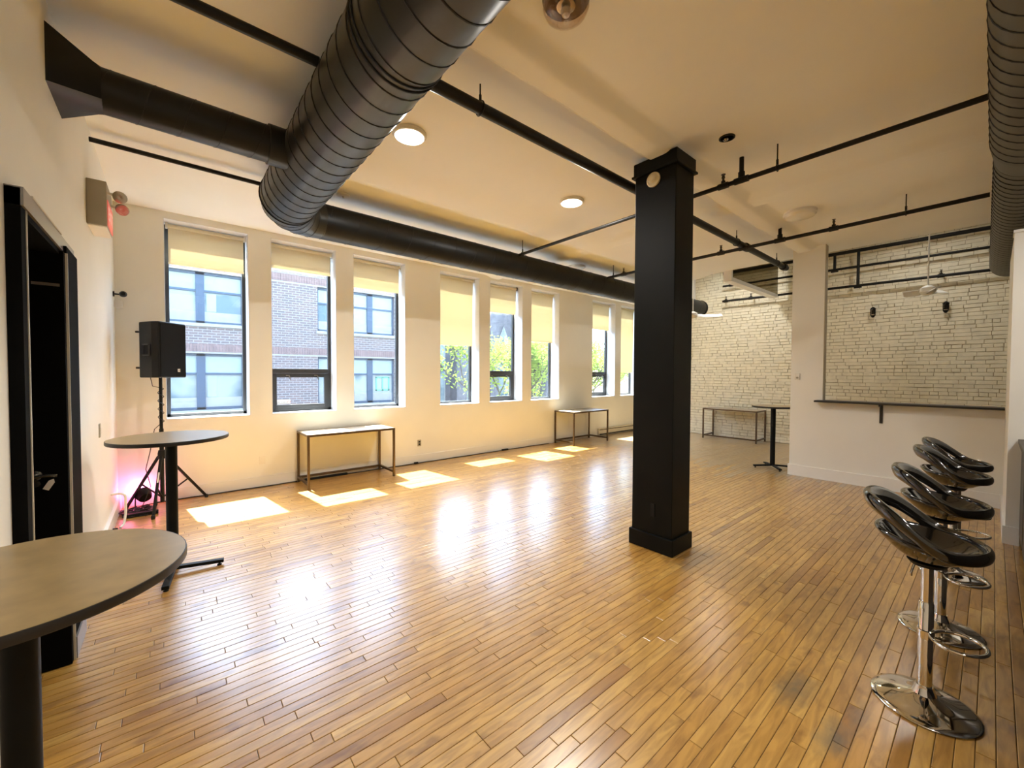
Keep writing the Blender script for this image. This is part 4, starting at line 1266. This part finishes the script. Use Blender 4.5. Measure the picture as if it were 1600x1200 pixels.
MB().box(LX+0.008, LX+0.014, 5.07, 5.10, 1.065, 1.115).build('rocker', WHITE, sw, bevel=0.002)
for x, z, lb, mt in ((3.416, 0.36, 'wall outlet right of the sunlit console table', GREYP), (0.984, 0.375, 'wall outlet left of the sunlit console table', WHITE)):
    t = thing('wall_outlet', lb, 'outlet', (x, WY, z), 'outlets on the window wall')
    MB().box(x-0.036, x+0.036, WY-0.007, WY, z-0.057, z+0.057).build('plate', mt, t, bevel=0.002)
    for dz in (-0.022, 0.022):
        MB().box(x-0.016, x+0.016, WY-0.010, WY-0.007, z+dz-0.014, z+dz+0.014).build('socket', RUBBER if mt is GREYP else WHITE, t, bevel=0.002)
ht = thing('baseboard_heater', 'long low cream electric heater left of the column', 'heater', (9.35, WY, 0.1))
MB().box(8.50, 10.35, WY-0.07, WY-0.018, 0.03, 0.20).build('casing', HEATER, ht, bevel=0.006)
MB().box(8.52, 10.33, WY-0.074, WY-0.069, 0.155, 0.17).build('upper_slot', RUBBER, ht)
MB().box(8.52, 10.33, WY-0.074, WY-0.069, 0.035, 0.06).build('lower_slot', RUBBER, ht)

# ================================================================== OUTSIDE
GZ = -4.2
tag(MB().box(-60, 90, YO+0.02, 110, GZ-0.2, GZ).build('street', ASPH), 'grey street below the windows', 'street', kind='structure')
FY = 14.6
bd = thing('brick_building', 'brown brick office building across the street with blue window frames', 'building', (1, FY, GZ))
ROWS = [(0.55, 2.17), (3.03, 4.50), (-2.0, -0.35)]
BANKS = [(-3.3, -1.3, 2), (-0.35, 1.72, 2), (3.80, 6.50, 3)]
XL, XR = -14.0, 7.4
m = MB()
zs = sorted([z for r in ROWS for z in r])
zprev = GZ
for z0, z1 in sorted(ROWS):
    m.box(XL, XR, FY, FY+0.5, zprev, z0)
    xp = XL
    for a, b, _ in BANKS:
        m.box(xp, a, FY, FY+0.5, z0, z1); xp = b
    m.box(xp, XR, FY, FY+0.5, z0, z1)
    zprev = z1
m.box(XL, XR, FY, FY+0.5, zprev, 5.3)
m.build('wall', FACADE, bd)
MB().box(XL, XR, FY+0.5, FY+12, GZ, 5.2).build('rear_block', ROOMI, bd)
MB().box(XL-0.1, XR+0.1, FY-0.12, FY+0.6, 5.3, 5.5).build('parapet', LIMES, bd)  # roofline out of view, set low so the floor mirrors open sky
for z0, z1 in ROWS:
    MB().box(XL, XR, FY-0.012, FY+0.01, z1+0.0, z1+0.045).build('lintel', LIMES, bd)
    m = MB(); x = XL+6
    while x < XR-0.1:
        m.box(x, x+0.066, FY-0.010, FY+0.01, z1+0.05, z1+0.27); x += 0.076
    o = m.build('soldier_course', SOLDIER, bd); o['kind'] = 'stuff'
    for a, b, k in BANKS:
        MB().box(a-0.05, b+0.05, FY-0.06, FY+0.2, z0-0.09, z0).build('sill', LIMES, bd)
        wd = (b-a)/k
        for j in range(k):
            u0, u1 = a+wd*j, a+wd*(j+1)
            wnd = MB()
            f = 0.07; e0 = 0.10 if j else 0.05; e1 = 0.10 if j < k-1 else 0.05
            wnd.box(u0, u0+e0, FY+0.10, FY+0.20, z0, z1); wnd.box(u1-e1, u1, FY+0.10, FY+0.20, z0, z1)
            wnd.box(u0, u1, FY+0.10, FY+0.20, z1-f, z1); wnd.box(u0, u1, FY+0.10, FY+0.20, z0, z0+f)
            zm = z0+(z1-z0)*0.64
            wnd.box(u0, u1, FY+0.11, FY+0.19, zm-0.03, zm+0.03)
            fr = wnd.build('window', BLUEF, bd)
            MB().box(u0+e0, u1-e1, FY+0.155, FY+0.16, z0+f, zm-0.03).build('pane', PANEX, fr)
            MB().box(u0+e0, u1-e1, FY+0.150, FY+0.155, zm+0.03, z1-f).build('shade', BLDBL, fr)
            # reflection of the building opposite, set on the lower panes as pale blocks
            MB().box(u0+e0, u1-e1, FY+0.145, FY+0.152, z0+f, z0+f+0.28).build('reflected_block', LIMES, fr)
            if (j+int(z0*3)) % 2 == 0:
                MB().box(u0+e0+0.05, u0+e0+0.28, FY+0.148, FY+0.153, z0+f+0.30, zm-0.06).build('reflected_strip', BLDBL, fr)
            if z0 < 1 and z0 > 0 and a > 3 and j == k-1:
                m = MB()
                for q in range(3):
                    xx = u0+e0+0.12+q*0.24; m.box(xx, xx+0.05, FY+0.135, FY+0.146, z0+0.42, zm-0.1)
                m.box(u0+e0+0.12, u0+e0+0.65, FY+0.135, FY+0.146, z0+0.42, z0+0.47); m.box(u0+e0+0.12, u0+e0+0.65, FY+0.135, FY+0.146, zm-0.14, zm-0.09)
                m.build('green_sash', GREENF, fr)

# church beyond
chx, chy = 11.0, 22.0
ch = thing('stone_church', 'dark stone church with tall arched windows behind the trees', 'church', (16, chy, GZ))
MB().box(10.5, 26, chy, chy+10, GZ, 6.2).build('nave', STONE, ch)
m = MB(); m.prism([(chy+1.0, 6.2), (chy+10, 6.2), (chy+5.5, 8.2)], 10.2, 26.3, 'X'); m.build('gable_roof', STONE, ch)  # church top also unseen, lowered to leave sky for the floor reflections
for k in range(6):
    xx = 11.2+2.6*k
    m = MB(); m.box(xx-0.35, xx+0.35, chy-0.8, chy, GZ, 5.5); m.prism([(xx-0.35, 5.5), (xx+0.35, 5.5), (xx, 6.6)], chy-0.8, chy, 'Y'); m.build('buttress', STONE, ch)
    if k < 5:
        m = MB(); poly = [(xx+0.75, -1.5), (xx+1.85, -1.5), (xx+1.85, 3.2), (xx+1.65, 4.2), (xx+1.3, 4.9), (xx+0.95, 4.2), (xx+0.75, 3.2)]
        m.prism(poly, chy-0.12, chy-0.02, 'Y'); aw = m.build('arched_window', LIMES, ch)
        m = MB(); poly2 = [(xx+1.3+(x-xx-1.3)*0.8, -1.3 if z < -1 else z-0.15) for x, z in poly]
        m.prism(poly2, chy-0.15, chy-0.1, 'Y'); m.build('leaded_pane', PANEX, aw)
        MB().box(xx+1.27, xx+1.33, chy-0.18, chy-0.1, -1.4, 4.5).build('mullion', LIMES, aw)

# trees
def tree(c, ht, spread, nl, seed, lab, density=1.0):
    r = random.Random(seed)
    t = thing('street_tree', lab, 'tree', (c[0], c[1], GZ), 'trees on the street')
    m = MB(); tips = []
    def grow(p, d, ln, rad, lv):
        q = p+d*ln
        m.tube([p, (p+q)/2+Vector((r.uniform(-.05, .05), r.uniform(-.05, .05), 0))*ln, q], [rad, rad*0.8, rad*0.6], 6)
        if lv >= 2: tips.append((p, q))
        if lv >= 5: return
        for k in range(3 if lv < 4 else 2):
            nd = (d+Vector((r.uniform(-1, 1), r.uniform(-1, 1), r.uniform(-0.2, 0.7)))*spread).normalized()
            grow(q, nd, ln*r.uniform(0.62, 0.82), rad*0.6, lv+1)
    grow(Vector((c[0], c[1], GZ)), Vector((0.05, 0, 1)), ht*0.36, 0.14, 0)
    m.build('trunk', BARK, t, smooth=True)
    v, f = [], []
    for k in range(nl):
        a, b = r.choice(tips); p = a+(b-a)*r.random()+Vector((r.gauss(0, .16), r.gauss(0, .16), r.gauss(0, .16)))
        u = Vector((r.gauss(0, 1), r.gauss(0, 1), r.gauss(0, 1))).normalized(); w_ = u.orthogonal().normalized()
        s = r.uniform(0.05, 0.10); n_ = len(v)
        v += [tuple(p-u*s), tuple(p+w_*s*0.5), tuple(p+u*s), tuple(p-w_*s*0.5)]; f.append((n_, n_+1, n_+2, n_+3))
    me = bpy.data.meshes.new('foliage'); me.from_pydata(v, [], f); me.materials.append(LEAF)
    o = bpy.data.objects.new('foliage', me); COL.objects.link(o); put(o, t)
tree((10.1, 12.8), 6.8, 0.5, 7000, 1, 'spring green tree outside the fourth window')
tree((13.4, 14.5), 7.2, 0.60, 8000, 2, 'bright spring green tree outside the fifth window')
tree((16.2, 14.6), 7.2, 0.60, 8000, 4, 'spring green tree outside the sixth window')
tree((21.5, 14.5), 8.5, 0.55, 2500, 6, 'thinly leaved tree outside the seventh window')
tree((25.0, 14.0), 8.5, 0.55, 2500, 8, 'bare branched tree outside the eighth window')

# light portals in the window openings guide the sampling of the sky
for a, b in WINS:
    l = bpy.data.lights.new('portal', 'AREA'); l.shape = 'RECTANGLE'; l.size = b-a; l.size_y = WZ1-WZ0; l.cycles.is_portal = True
    o = bpy.data.objects.new('portal', l); o.location = ((a+b)/2, YO+0.02, (WZ0+WZ1)/2); o.rotation_euler = (R(-90), 0, 0)
    COL.objects.link(o)
